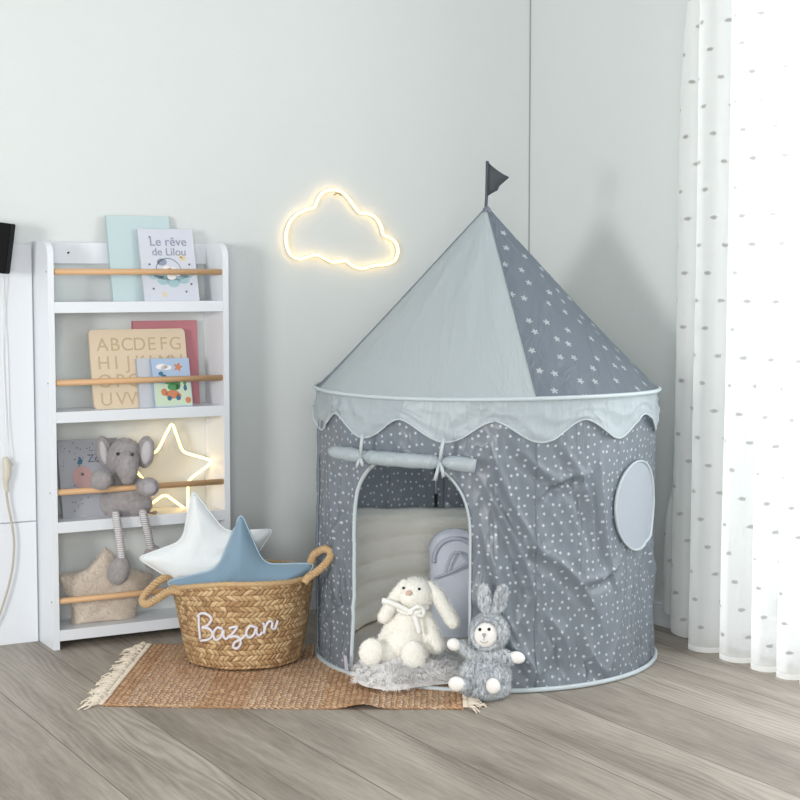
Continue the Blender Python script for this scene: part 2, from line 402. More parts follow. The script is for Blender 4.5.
bm = bmesh.new(); disc(bm, .03, .108, .008, .007); disc(bm, .04, .1, .008, .005); disc(bm, .052, .028, .008, y=-.0009); disc(bm, .082, .028, .008, y=-.0009); disc(bm, .108, .06, .006, .01, y=-.0009); rawobj('bird_print', bm, plain('petrol_ink', (62, 110, 134), .6), fb, smooth=False)
zb = leaning('book', 'pale grey speckled picture book behind the plush elephant', -1.803, .2, .246, .01, -.085, -.03, SHZ[2], plain('speckled_cover', (160, 162, 169), .5))
rnd = random.Random(3)
bm = bmesh.new()
for k in range(46): disc(bm, rnd.uniform(.012, .19), rnd.uniform(.16, .238), rnd.uniform(.001, .0026), n=7)
for k in range(16): disc(bm, rnd.uniform(.012, .19), rnd.uniform(.02, .12), rnd.uniform(.001, .0026), n=7)
rawobj('dot_print', bm, navy, zb, smooth=False)
bm = bmesh.new(); disc(bm, .075, .125, .034, .036); rawobj('round_print', bm, plain('rose_ink', (186, 152, 150), .6), zb, smooth=False)
bm = bmesh.new(); flatpoly(bm, [(.06, .17), (.074, .166), (.08, .178), (.07, .192)]); disc(bm, .075, .135, .005); rawobj('bird_print', bm, plain('petrol_ink', (62, 110, 134)), zb, smooth=False)
put_text('title', 'Zoé', .036, .125, .172, navy, zb)
# ------------------------------------------------------------------ neon lights
def neon_mat(name, rgb, st): return plain(name, (250, 240, 215), .4, emit=rgb, estr=st)
neon = neon_mat('warm_neon_tube', (255, 208, 116), 4.2)
clearb = plain('cream_base', (216, 212, 200), .5)
pp = [(172, 422), (182.5, 452), (214, 461), (188, 480.5), (188, 511), (165, 494), (141, 511), (147, 484), (128, 461), (157, 452)]
ns = root('neon_star', 'glowing warm neon star outline behind the plush elephant', 'light', on_y(170, 512, -.05))
P3 = [on_y(u, v_, -.05) - ns.location for u, v_ in pp]
tilt = lambda p: p.copy()
path = []
for i in range(10):
    a, b, c = P3[i - 1], P3[i], P3[(i + 1) % 10]
    path += [b + (a - b) * .12, b + (a - b) * .04 + (c - b) * .04, b + (c - b) * .12]
bm = bmesh.new(); tube(bm, [tilt(p) for p in path], .0042, 10, closed=True); bmobj('neon_tube', bm, neon, ns)
bm = bmesh.new(); tube(bm, [tilt(p) + Vector((0, .007, 0)) for p in path], .0032, 8, closed=True); bmobj('tube_base', bm, clearb, ns)
cl = [(370, 100), (320, 110), (290, 145), (272, 185), (230, 200), (180, 225), (145, 270), (130, 330), (137, 390), (160, 430), (200, 445), (240, 435), (280, 425), (320, 440), (360, 460), (400, 458), (430, 455), (465, 480), (510, 493), (560, 480), (600, 475), (640, 470), (675, 450), (690, 410), (680, 365), (650, 340), (618, 325), (605, 280), (580, 240), (545, 220), (500, 215), (470, 180), (440, 140), (410, 112)]
nc = root('neon_cloud', 'glowing warm neon cloud outline hung on the white wall', 'light', on_y(340, 232, -.02))
P3 = [on_y(260 + a * .2, 170 + b * .2, -.0135) - nc.location for a, b in cl]
bm = bmesh.new(); tube(bm, smooth_pts(P3, 4, True), .0042, 10, closed=True); bmobj('neon_tube', bm, neon, nc)
bm = bmesh.new(); tube(bm, [p + Vector((0, .0085, 0)) for p in smooth_pts(P3, 4, True)], .0042, 8, closed=True); bmobj('tube_base', bm, clearb, nc)
hk = on_y(337, 195, -.01) - nc.location
bm = bmesh.new(); tube(bm, smooth_pts([hk + Vector((-.012, 0, 0)), hk + Vector((-.004, -.014, .006)), hk + Vector((.006, -.014, .004)), hk + Vector((.012, 0, -.002))], 4), .0018, 8); bmobj('hook', bm, plain('brown_hook', (140, 120, 96), .5), nc)
# ------------------------------------------------------------------ lamp and cord at the left edge
q = on_y(4, 248, -.1)
lm = root('wall_lamp', 'black tapering lamp shade cut off by the left edge', 'lamp', (q.x, -.1, q.z), -YAW)
f_ = Frame(lm.location)
bm = bmesh.new()
tp = [f_.q(-26, 219, 0), f_.q(13.5, 224, 0)]; bt = [f_.q(-20, 270, 0), f_.q(7.5, 274, 0)]
V8 = [bm.verts.new(p + Vector((0, dy, 0))) for dy in (-.03, .03) for p in (tp[0], tp[1], bt[1], bt[0])]
for fc in ((0, 1, 2, 3), (7, 6, 5, 4), (0, 4, 5, 1), (1, 5, 6, 2), (2, 6, 7, 3), (3, 7, 4, 0)): bm.faces.new([V8[i] for i in fc])
bmesh.ops.bevel(bm, geom=list(bm.edges), offset=.002, segments=2, affect='EDGES')
bmobj('lamp_shade', bm, plain('black_metal', (8, 8, 9), .7, spec=.15), lm, smooth=False)
bm = bmesh.new(); tube(bm, [f_.q(-10, 246, 0) + Vector((0, .02, 0)), f_.q(-10, 246, 0) + Vector((.0, .1, 0))], .008, 12); bmobj('wall_bracket', bm, plain('black_metal', (26, 26, 28)), lm)
q = on_y(8, 470, -.03)
cd = root('power_cord', 'beige plug and twisted cable hanging down the white panel', 'cord', (q.x, -.03, q.z))
cc = lambda u, v_, y=-.03: on_y(u, v_, y) - cd.location
beige = plain('beige_plug', (196, 190, 176), .5)
bm = bmesh.new(); tube(bm, smooth_pts([cc(4, 276), cc(3, 350, -.018), cc(6, 420, -.018), cc(5, 460)], 6), .0013, 8); tube(bm, smooth_pts([cc(-1, 276), cc(7, 350, -.018), cc(9, 420, -.018), cc(10, 462)], 6), .0013, 8); bmobj('thin_wire', bm, plain('white_wire', (222, 224, 224), .5), cd)
bm = bmesh.new(); tube(bm, smooth_pts([cc(5, 457), cc(6, 462), cc(7, 472), cc(6, 480), cc(6, 486), cc(7, 492)], 3), [.006, .008, .01, .012, .013, .0135, .0135, .013, .012, .011, .008, .008, .007, .007, .006, .005], 12)
tube(bm, [cc(4, 470), cc(12, 463)], .007, 10); bmobj('plug', bm, beige, cd)
bm = bmesh.new(); tube(bm, smooth_pts([cc(6, 490), cc(8, 505), cc(12, 525), cc(14, 545), cc(12, 570), cc(6, 595), cc(-3, 620), cc(-14, 638)], 6), .0036, 10)
bmobj('cable', bm, plain('twisted_cable', (178, 172, 158), .7, .001, 300, .25, 160), cd)
# ------------------------------------------------------------------ play tent
TC = Vector((-.698, -.805, 0)); TR = .52; TH = .815; APZ = 1.352
tent = root('play_tent', 'grey pop-up castle play tent with star print, scalloped valance and pointed roof', 'tent', TC, -YAW)
tf = Frame(TC)
def tp_(th, r, z): a = radians(th); return Vector((r * sin(a), -r * cos(a), z))
dots = satin('grey_dotted_cloth', (138, 147, 157), .32, .7, .006, (.027, .0048, (214, 220, 226), .6), 4.6, .42, .2)
silver = satin('silver_satin', (184, 195, 200), .42, .6, .006, None, 4.5, .3)
roofl = satin('silver_roof_satin', (212, 222, 224), .34, .6, .004, None, 4, .5, streak=(3.2, .5, 1))
roofd = satin('starred_roof_cloth', (134, 144, 155), .42, .5, .006, (.068, .0118, (206, 214, 218), .5), 5, .5, .27)
piping = plain('silver_piping', (178, 188, 192), .5)
darkseam = plain('dark_seam', (104, 112, 122), .6)
AC, AW = -29.8, 21.9
WC, WH, WV, WZ = 59.5, 16.0, .13, .487
def arch_z(th):
    d = abs(th - AC) / AW
    if d >= 1: return 0
    left = .44 + .205 * (1 - d ** 2.3) ** (1 / 2.3)
    return left
_r = random.Random(21)
CREASES = [(-2, .70, 17, .36), (-5, .60, 14, .22), (4, .72, 26, .56), (13, .40, 34, .22), (-4, .45, 9, .12), (22, .68, 34, .42), (30, .30, 50, .36), (14, .55, 30, .60), (0, .30, 12, .03), (18, .20, 24, .04), (36, .60, 44, .30), (-58, .66, -66, .30), (-54, .2, -74, .08)]
for _ in range(26):
    a0, z0_ = _r.uniform(-180, 180), _r.uniform(.1, .7); CREASES.append((a0, z0_, a0 + _r.uniform(-18, 18), z0_ - _r.uniform(.08, .3)))
def crease(th, z):
    x = radians(th) * TR; o = 0
    for i_, (a0, z0_, a1, z1) in enumerate(CREASES):
        x0, x1 = radians(a0) * TR, radians(a1) * TR; dx_, dz_ = x1 - x0, z1 - z0_; L2 = dx_ * dx_ + dz_ * dz_
        t_ = ((x - x0) * dx_ + (z - z0_) * dz_) / L2
        if t_ < -.2 or t_ > 1.2: continue
        bend = .02 * sin(pi * t_) * (1 if i_ % 2 else -1)
        d = ((x - x0) * dz_ - (z - z0_) * dx_) / sqrt(L2) + bend
        if abs(d) > .09: continue
        e_ = max(0, sin(pi * (t_ + .2) / 1.4))
        o += e_ * (.019 * math.exp(-abs(d) / .011) - (.012 * math.exp(-((d - .022) / .016) ** 2)))
    return o
def wall_r(th, z):
    a = radians(th); p = (sin(a) * .9, -cos(a) * .9, z)
    w = .0
    w += crease(th, z)
    w += .006 * ridged((p[0] + z * .35, p[1], z * .25), 3.2, 3.1, 2)
    w += .006 * ridged((a * .5 - z * .5, 0, z * .3 + a * .15), 7, 11, 3)
    w += .003 * ridged((a * .5 + z * .6, 4, z * .5), 12, 21, 3)
    w += .009 * sin(a * 9 + 1.2 + z * 1.5) * (1 if th > 0 else .4)
    env = min(1, z / .05) * min(1, (TH - z) / .22 + .05)
    env *= 1 - .85 * math.exp(-(((th - WC) / (WH * 1.25)) ** 4 + ((z - WZ) / (WV * 1.25)) ** 4))
    if abs(th - AC) < AW * 1.3: env *= .55
    bow = -.022 * abs(sin(radians(th - 12.7) * 2)) ** .9 * max(0, sin(pi * min(1, max(0, z / TH)))) ** .6
    return TR - .004 + (w - .005) * max(0, env) + bow
def wall_panel(t0, t1):
    ths = []
    if t0 < AC < t1:
        n = 40; ths = [t0 + (AC - AW - t0) * k / n for k in range(n)]
        ths += [AC - AW * cos(pi * k / 60) for k in range(61)]
        n = 48; ths += [AC + AW + (t1 - AC - AW) * k / n for k in range(1, n + 1)]
    else: ths = [t0 + (t1 - t0) * k / 140 for k in range(141)]
    NV = 96; bm = bmesh.new()
    def zz(i, j):
        z0 = arch_z(ths[i]); z0 = z0 if z0 > 0 else 0.012
        return z0 + (TH - z0) * j / NV
    if t0 < AC < t1:
        L = [i for i, th in enumerate(ths) if th <= AC - AW + 1e-6]; Rr = [i for i, th in enumerate(ths) if th >= AC + AW - 1e-6]
        spans = [(L[0], L[-1], 0), (L[-1], Rr[0], 1), (Rr[0], Rr[-1], 0)]
    else: spans = [(0, 140, 0)]
    for a, b, door in spans:
        def fz(i, j):
            th = ths[a + i]
            z0 = arch_z(th) if 0 < i < b - a else .44
            z0 = z0 if door else .012
            return z0 + (TH - z0) * j / NV
        grid(bm, b - a, NV, lambda i, j: tp_(ths[a + i], wall_r(ths[a + i], fz(i, j)), fz(i, j)), lambda i, j: (radians(ths[a + i]) * TR, fz(i, j)))
    bmesh.ops.remove_doubles(bm, verts=bm.verts, dist=.0002)
    return bmobj('wall_panel', bm, dots, tent)
S0 = 12.7
for k in (-1, 0, 1, 2): wall_panel(S0 + 90 * k, S0 + 90 * (k + 1))
for k in range(4):   # vertical seams
    th = S0 + 90 * k; bm = bmesh.new()
    tube(bm, [tp_(th, wall_r(th, z) + .0005, z) for z in [.015 + i * .72 / 40 for i in range(41)]], .0028, 8)
    bmobj('seam', bm, plain('dark_grey_cloth', (104, 112, 122), .6), tent)
# door trim
ths = [AC - AW * cos(pi * k / 60) for k in range(61)]
pts = [tp_(AC - AW, wall_r(AC - AW, z) + .003, z) for z in [.02 + .42 * k / 14 for k in range(14)]] + [tp_(th, wall_r(th, max(.44, arch_z(th))) + .003, max(.44, arch_z(th))) for th in ths] + [tp_(AC + AW, wall_r(AC + AW, z) + .003, z) for z in [.44 - .42 * k / 14 for k in range(1, 15)]]
bm = bmesh.new(); tube(bm, pts, .0058, 10, flat=.5); bmobj('door_trim', bm, piping, tent)
# base ring and rim ring
def ring(name, r, z, rr, mat, wob=0, fl=1):
    bm = bmesh.new(); tube(bm, [tp_(a * 3, r + wob * sin(a * .9) * .3, z + wob * sin(radians(a * 9))) for a in range(120)], rr, 10, closed=True, flat=fl)
    return bmobj(name, bm, mat, tent)
ring('base_hoop', TR, .008, .007, piping)
ring('rim_piping', TR + .003, TH + .002, .006, piping, .002)
# roof
def roof_panel(t0, t1, mat):
    bm = bmesh.new(); NU, NVV = 40, 50
    sl = sqrt(TR ** 2 + (APZ - TH) ** 2)
    def fn(i, j):
        th = t0 + (t1 - t0) * i / NU; k = j / NVV
        sag = sin(pi * i / NU)
        r = .008 + (TR - .008) * k
        r2 = r * (1 - .055 * sag * sin(pi * min(1, k * 1.0)) )
        a = radians(th)
        w = .007 * ridged((a * .7 + k * .05, k * .3, 0), 6, 5 + t0, 3) * sin(pi * k) * sin(pi * i / NU)
        return tp_(th, r2 + w, APZ - (APZ - TH) * k)
    def uv(i, j):
        th = radians(t0 + (t1 - t0) * i / NU); k = j / NVV; ph = th * TR / sl
        return (sl * k * sin(ph) + 1.13, sl * k * cos(ph))
    grid(bm, NU, NVV, fn, uv)
    return bmobj('roof_panel', bm, mat, tent)
for k, m in ((-1, roofl), (0, roofd), (1, roofl), (2, roofd)): roof_panel(S0 + 90 * k, S0 + 90 * (k + 1), m)
for k in range(4):
    bm = bmesh.new(); tube(bm, [tp_(S0 + 90 * k, .009 + (TR - .008) * q_ / 30, APZ - (APZ - TH) * q_ / 30) for q_ in range(31)], .0026, 8)
    bmobj('roof_seam', bm, darkseam, tent)
bm = bmesh.new(); tube(bm, [(0, 0, APZ - .02), (0, 0, APZ + .004), (0, 0, APZ + .012)], [.018, .012, .005], 12); bmobj('roof_cap', bm, darkseam, tent)
# valance
def val_drop(th):
    ph = (th + 45) / 29.6
    c = .5 + .5 * cos(2 * pi * ph)
    return .058 + .06 * c ** .85
bm = bmesh.new()
NVL = 12
def val(i, j):
    th = i * 1.0; t_ = th if th < 180 else th - 360; k = j / NVL
    a = radians(th); d = val_drop(t_)
    z = TH - d * k
    fl = .001 * k + .005 * k * sin(a * 12 + 1.0) + .006 * k * noise.noise(Vector((sin(a) * 5, cos(a) * 5, k * 2)))
    w = .005 * ridged((sin(a) * .8 + k * .35, cos(a) * .8, k * .5), 4.5, 5, 3) + .006 * ridged((sin(a) - k * .4, cos(a), k * .3), 3.5, 15, 4)
    return tp_(t_, TR - .004 + fl + w * min(1, k * 2), z)
grid(bm, 360, NVL, val, lambda i, j: (radians(i) * TR * 1.0, j * .01), wrap=True)
bmobj('valance', bm, silver, tent)
bm = bmesh.new(); tube(bm, [val(i, NVL) for i in range(360)], .0028, 6, closed=True); bmobj('valance_hem', bm, piping, tent)
# rolled door flap
bm = bmesh.new(); pts = []; rr = []
for k in range(49):
    th = -57 + 51 * k / 48; z = .650 - .006 * (k / 48)
    r_ = .0205 + .0008 * sin(k * .9)
    for tt in (-41.5, -16): r_ *= 1 - .5 * math.exp(-((th - tt) / 1.6) ** 2)
    if k < 3: r_ *= .72 + .09 * k
    if th > -12: z -= (th + 12) * .0012
    pts.append(tp_(th, TR + .027, z)); rr.append(r_)
tube(bm, pts, rr, 18)
uvl = bm.loops.layers.uv.verify()
for f in bm.faces:
    for lp in f.loops: lp[uvl].uv = (lp.vert.co.x * 1.2, lp.vert.co.z + lp.vert.co.y)
flap = bmobj('rolled_flap', bm, silver, tent)
for tt, ln in ((-41.5, .03), (-16, .05)):
    bm = bmesh.new(); c = tp_(tt, TR + .027, .648)
    out = tp_(tt, 1, 0); side = tp_(tt + 90, 1, 0)
    tube(bm, [c + (out * cos(a) + Vector((0, 0, 1)) * sin(a)) * .0135 for a in [k * pi / 8 for k in range(16)]], .0045, 8, closed=True)
    tube(bm, [c + out * .014 + Vector((0, 0, .0)), c + out * .02 + side * .006 + Vector((0, 0, .03)), c + out * .02 + side * .012 + Vector((0, 0, .065))], [.004, .005, .005], 8)
    tube(bm, [c + out * .014, c + out * .02 - side * .006 + Vector((0, 0, -ln * .6)), c + out * .017 - side * .012 + Vector((0, 0, -ln))], [.004, .005, .006], 8)
    tube(bm, [c + out * .014, c + out * .022 + side * .01 + Vector((0, 0, -ln * .4)), c + out * .02 + side * .012 + Vector((0, 0, -ln * .8))], [.004, .005, .005], 8)
    bmobj('tie', bm, piping, tent)
# mesh window on the right
bm = bmesh.new()
def win(i, j, lift=.006):
    a = 2 * pi * i / 48; k = j / 8
    th = WC + WH * k * cos(a); z = WZ + WV * k * sin(a) - .01 * k * cos(a)
    return tp_(th, wall_r(th, z) + lift, z)
grid(bm, 48, 8, win, lambda i, j: (j * .02 * cos(i), j * .02 * sin(i)), wrap=True)
bmesh.ops.remove_doubles(bm, verts=bm.verts, dist=.0001)
bmobj('window_mesh', bm, plain('grey_mesh', (158, 165, 174), .6, .001, 400), tent)
bm = bmesh.new(); tube(bm, [win(i, 8, .007) for i in range(48)], .0055, 8, closed=True, flat=.6); bmobj('window_trim', bm, piping, tent)
# flag
bm = bmesh.new(); fd = plain('dark_flag_cloth', (92, 98, 104), .7, .001, 90)
c0 = tf.q(486, 211); 
tube(bm, [tf.q(485.5, 213), tf.q(486.5, 198), tf.q(487, 180), tf.q(487.3, 161)], .0048, 8); bmobj('flag_sleeve', bm, plain('flag_sleeve_cloth', (74, 79, 86), .7), tent)
bm = bmesh.new()
top = [(488, 162), (491.5, 165.5), (497, 170), (503, 174), (509, 177)]; bot = [(488, 196), (491.5, 193.5), (497.5, 190.5), (499.5, 186), (508.5, 178.2)]
def flg(i, j):
    a = Vector(top[i]); b = Vector(bot[i]); p = a.lerp(b, j / 6); return tf.q(p.x, p.y, 2.4 * sin(i * 1.7 + j * .4))
V = grid(bm, 4, 6, flg)
bmesh.ops.solidify(bm, geom=list(bm.faces), thickness=.0015)
bmobj('flag', bm, fd, tent)
# inner pole with black joints
blk = plain('black_pole', (22, 22, 24), .35); slv = plain('silver_pole', (150, 152, 156), .3, metal=.8)
px_ = tf.q(436, 500, -.44 / tf.s); px_ = Vector((px_.x, .455, 0))
bm = bmesh.new(); tube(bm, [(px_.x, .455, .01), (px_.x, .455, TH)], .0038, 12); pole = bmobj('pole', bm, slv, tent)
for z0, z1 in ((.02, .12), (.2, .27), (.335, .425), (.49, .6), (.68, .8)):
    bm = bmesh.new(); tube(bm, [(px_.x, .455, z0), (px_.x, .455, z1)], .0055, 12); bmobj('pole_sleeve', bm, blk, pole)
# care tag
bm = bmesh.new(); c = tp_(-51.5, TR + .012, .02); s_ = tp_(-51.5 + 90, 1, 0)
vv = [bm.verts.new(c + s_ * a + Vector((0, 0, b)) + tp_(-51.5, .008 * b / .04, 0)) for a, b in ((-.009, 0), (.009, 0), (.012, .045), (-.004, .045))]
bm.faces.new(vv); bmesh.ops.solidify(bm, geom=list(bm.faces), thickness=.001); bmobj('care_tag', bm, plain('white_tag', (228, 228, 238), .6), tent, smooth=False)
# ------------------------------------------------------------------ inside the tent
cream = plain('cream_quilt', (246, 242, 232), .9, .0025, 60, .04, 14, sheen=.3)
mat_ = root('floor_mattress', 'round beige padded mat on the floor of the tent', 'mattress', TC + Vector((0, 0, .003)), -YAW)
bm = bmesh.new()
prof = [(.0, .036), (.15, .038), (.3, .037), (.4, .036), (.44, .033), (.465, .026), (.475, .017), (.465, .007), (.44, .001), (0, .001)]
def lathe(bm, prof, n=72, f=None):
    rings = []
    for r, z in prof:
        if r == 0: rings.append([bm.verts.new((0, 0, z))]); continue
        rings.append([bm.verts.new((f(2 * pi * k / n, r, z) if f else (r * cos(2 * pi * k / n), r * sin(2 * pi * k / n), z))) for k in range(n)])
    for A, B in zip(rings, rings[1:]):
        for k in range(n):
            if len(A) == 1: bm.faces.new((A[0], B[k], B[(k + 1) % n]))
            elif len(B) == 1: bm.faces.new((A[k], B[0], A[(k + 1) % n]))
            else: bm.faces.new((A[k], B[k], B[(k + 1) % n], A[(k + 1) % n]))
lathe(bm, prof); bmobj('pad', bm, plain('beige_pad', (232, 224, 214), .9, .002, 50, .04, 12), mat_)
qb = root('quilted_cushion', 'cream quilted cushion curved along the back inside the tent', 'cushion', TC + Vector((0, 0, .042)), -YAW)
bm = bmesh.new()
def qc(i, j):
    th = 92 + 176 * i / 90; y = -cos(radians(th))
    zt = .335 + .065 * (1 - max(0, y)) + .004 * noise.noise(Vector((th * .08, 0, 3)))
    # j runs front bottom -> front top -> back top -> back bottom
    J = j / 60
    if J <= .8: k = J / .8; z = zt * k; qn = abs(sin(pi * z / .064)) ** .4; ins = .036 + .022 * qn * min(1, (1 - k) * 12 + .25) - .03 * max(0, k - .93) / .07; r = .478 - ins - .03 * (1 - k)
    else: k = (J - .8) / .2; z = zt * (1 - k); r = .478
    e_ = min(i, 90 - i) / 5
    if e_ < 1: r = .478 - (.478 - r) * sqrt(max(0, 1 - (1 - e_) ** 2))
    return tp_(th, r, z)
grid(bm, 90, 60, qc)
bmesh.ops.remove_doubles(bm, verts=bm.verts, dist=.0002)
bmobj('cover', bm, cream, qb)
# hooded grey towel
Qs = TC + FH * .02 + Vector((0, 0, .042))
sw = root('hooded_towel', 'blue grey hooded baby wrap leaning inside the tent doorway', 'baby wrap', Qs, -YAW)
sf = Frame(Qs)
cx = sf.q(455, 600).x; wd = .082; ht = sf.q(450, 530).z
def slab(bm, hw, y0, y1, z0, z1, rt, lean=0, bul=.012, n=24, m=30):
    def sil(z):
        if z > z1 - rt: k = (z - (z1 - rt)) / rt; return hw * sqrt(max(0, 1 - k ** 2.4)) + .0005
        return hw * (1 - .08 * (1 - z / z1))
    for side in (0, 1):
        def fn(i, j):
            z = z0 + (z1 - z0) * (1 - (1 - j / m) ** 1.6); w = sil(z); x = -w + 2 * w * (.5 - .5 * cos(pi * i / n))
            e_ = sqrt(max(0, 1 - (x / (w + 1e-6)) ** 2)); et = min(1, (z1 - z) / .02) ** .5
            y = (y0 + y1) / 2 + (-1 if side == 0 else 1) * ((y1 - y0) / 2) * (e_ ** .5) * et + lean * z
            return Vector((cx + x, y, z))
        grid(bm, n, m, fn)
    bmesh.ops.remove_doubles(bm, verts=bm.verts, dist=.0004)
swm = plain('blue_grey_plush', (190, 195, 205), .95, .0018, 150, .05, 40, sheen=.4)
bm = bmesh.new(); slab(bm, wd, -.035, .035, .0, ht, .075, .1); bmobj('wrap', bm, swm, sw)
swd = plain('grey_hood_lining', (172, 175, 188), .95, .0012, 200, .06, 60)
bm = bmesh.new(); c = Vector((cx, -.032, ht - .095))
pts = [c + Vector((.066 * sin(a) , .1 * (.095 + .07 * cos(a)) - .006 + .02 * abs(sin(a)), .072 * cos(a))) for a in [radians(-95 + 190 * k / 24) for k in range(25)]]
tube(bm, pts, .007, 8); bmobj('hood_edge', bm, swd, sw)
bm = bmesh.new(); tube(bm, smooth_pts([c + Vector((-.065, .004, -.05)), c + Vector((0, -.008, -.022)), c + Vector((.068, .008, .018))], 6), .004, 8)
tube(bm, smooth_pts([c + Vector((-.03, -.004, -.03)), c + Vector((-.012, -.004, .022)), c + Vector((.012, -.002, .03)), c + Vector((.04, 0, -.004))], 6), .004, 8); bmobj('embroidery', bm, swd, sw)
# ------------------------------------------------------------------ plush rabbit
def eye(parent, name, c, r, mat, sq=.6):
    bm = bmesh.new(); bmesh.ops.create_uvsphere(bm, u_segments=14, v_segments=10, radius=r); bmesh.ops.scale(bm, vec=(1, sq, 1), verts=bm.verts)
    bmesh.ops.translate(bm, vec=c, verts=bm.verts); return bmobj(name, bm, mat, parent)
black = plain('black_bead', (18, 18, 20), .15)
def plushm(name, rgb, var=.04, b=.002, bs=120): return plain(name, rgb, .95, b, bs, var, 60, sheen=.35)
ivory = plushm('ivory_plush', (236, 234, 226))
Qr = on_floor(406, 664, .042)
rb = root('plush_rabbit', 'floppy-eared ivory plush rabbit with a white neck ribbon sitting in the doorway', 'stuffed toy', Qr, -YAW)
fr = Frame(Qr)
bm = blob_bm([fr.e(405, 641, -2, 22, 21, 18), fr.e(408, 622, -3, 16, 18, 14), fr.e(412, 610, -2, 11, 10, 10), fr.e(416, 594, 2, 18, 17, 16), fr.e(412, 598, 9, 13, 10, 10),
              fr.c((425, 616, 0), (436, 645, 4), 7, 9.5), fr.c((393, 622, 0), (384, 640, -6), 6, 7),
              fr.c((395, 652, 2), (378, 652, 15), 11, 9), fr.c((417, 652, 4), (416, 656, 18), 12, 11)], .0035)
fuzz(bm, 9000, .007, .0006, .2, 2)
rawobj('body', bm, ivory, rb)
bm = blob_bm([fr.e(371.5, 652, 21, 12.5, 14, 7, (0, radians(12), 0))], .003); fuzz(bm, 1500, .006, .0006, .1, 5); rawobj('foot', bm, ivory, rb)
bm = blob_bm([fr.e(413.5, 655, 26, 12.5, 15, 7, (0, radians(-8), 0))], .003); fuzz(bm, 1500, .006, .0006, .1, 6); rawobj('foot', bm, ivory, rb)
bm = blob_bm([fr.c((404, 583, 2), (396, 596, 4), 4, 6.5), fr.c((396, 596, 4), (384, 617, 5), 6.5, 6.5)], .003); 
fuzz(bm, 1600, .006, .0006, .1, 7); rawobj('ear', bm, ivory, rb)
bm = blob_bm([fr.c((430, 585, 2), (438, 596, 4), 4.5, 7.5), fr.c((438, 596, 4), (453, 622, 6), 7.5, 7)], .003); fuzz(bm, 1800, .006, .0006, .1, 8); rawobj('ear', bm, ivory, rb)
eye(rb, 'eye', fr.q(419.2, 589, 17.5), .0042, black); eye(rb, 'eye', fr.q(403.5, 588, 13), .0042, black)
bm = blob_bm([fr.e(408.8, 593, 18.5, 3.6, 2.8, 2.2)], .0015, 2); rawobj('nose', bm, plushm('rose_felt', (206, 178, 160)), rb)
rib = plain('white_ribbon', (238, 238, 232), .5, .0004, 120)
bm = bmesh.new()
def ribbon(bm, pts, w, th=.0012, nrm=None):
    pts = smooth_pts(pts, 5); n = len(pts); VV = []
    for i, p in enumerate(pts):
        d = (pts[min(i + 1, n - 1)] - pts[max(i - 1, 0)]).normalized(); s_ = d.cross(nrm or Vector((0, -1, 0))).normalized() * w / 2
        VV.append((p, s_))
    for dy in (0, th):
        pass
    A = [[bm.verts.new(p + s_ * k + Vector((0, dy, 0))) for k, dy in ((-1, 0), (1, 0), (1, th), (-1, th))] for p, s_ in VV]
    for a, b in zip(A, A[1:]):
        for k in range(4): bm.faces.new((a[k], a[(k + 1) % 4], b[(k + 1) % 4], b[k]))
    bm.faces.new(A[0][::-1]); bm.faces.new(A[-1])
tube(bm, smooth_pts([fr.q(398, 609, 6), fr.q(407, 613, 15), fr.q(418, 612, 17), fr.q(428, 607, 8)], 5), [.008] * 16, 8)
ribbon(bm, [fr.q(408, 611, 18), fr.q(398, 606, 19), fr.q(388, 602, 20), fr.q(382, 600.5, 20)], .016)
ribbon(bm, [fr.q(412, 612, 19), fr.q(416, 620, 20), fr.q(420, 634, 19)], .015)
bmesh.ops.create_uvsphere(bm, u_segments=12, v_segments=8, radius=.011, matrix=Matrix.Translation(fr.q(411, 612, 18)))
ribbon(bm, [fr.q(411, 611, 20), fr.q(417, 607, 22), fr.q(423, 609, 20), fr.q(423, 616, 19), fr.q(412, 614, 20)], .012)
bmobj('neck_ribbon', bm, rib, rb)
# ------------------------------------------------------------------ knitted doll in rabbit hood
t = NT('blue_grey_knit_fur'); v = t.vec(); a = t.noise(t.mapv(v, (1, 1, .4)), 170, 3, .6, .6); b2 = t.noise(v, 14, 3)
t.set('Base Color', t.mix(t.math('ADD', t.math('SUBTRACT', t.math('MULTIPLY', a, 2.1), .5), t.math('MULTIPLY', t.math('SUBTRACT', b2, .5), .8)), srgb(102, 111, 120), srgb(216, 220, 223)))
r_ = [x_ for x_ in t.t.nodes if x_.bl_idname == 'ShaderNodeMix'][0]; r_.clamp_factor = True
t.set('Roughness', .95); t.set('Normal', t.bump(a, .003)); knit = t.m
felt = plain('white_felt', (228, 226, 222), .9, .0006, 200)
Qd = on_floor(485, 697, .004)
dl = root('plush_doll', 'small plush doll with a white face in a blue grey knitted rabbit suit', 'stuffed toy', Qd, -YAW)
fd_ = Frame(Qd)
bm = blob_bm([fd_.e(485, 676, 0, 27, 22, 19), fd_.e(486, 687, 0, 26, 13, 19), fd_.e(488, 656, 0, 15, 11, 12), fd_.c((498, 654, 2), (509, 659, 6), 8, 7), fd_.c((474, 655, 0), (461, 646, 4), 8, 6),
              fd_.c((470, 686, 8), (462, 685, 20), 8, 7), fd_.c((494, 688, 8), (493, 687, 20), 8, 7)], .003)
for v_ in bm.verts:   # vertical gathers of the knit
    k = max(0, -v_.co.y) * 12; v_.co += v_.normal * .0016 * sin(v_.co.x * 520) * min(1, k)
fuzz(bm, 9000, .0065, .0006, .1, 12); rawobj('body', bm, knit, dl)
bm = blob_bm([fd_.e(489, 632, 0, 20.5, 20, 17)], .003)
fuzz(bm, 5000, .0065, .0006, 0, 13); rawobj('hood', bm, knit, dl)
c_ = fd_.q(485.5, 634.5, 12.5)
bm = blob_bm([fd_.e(485.5, 634.5, 12, 13.2, 13.8, 7.5)], .002, 3); face = rawobj('face', bm, felt, dl)
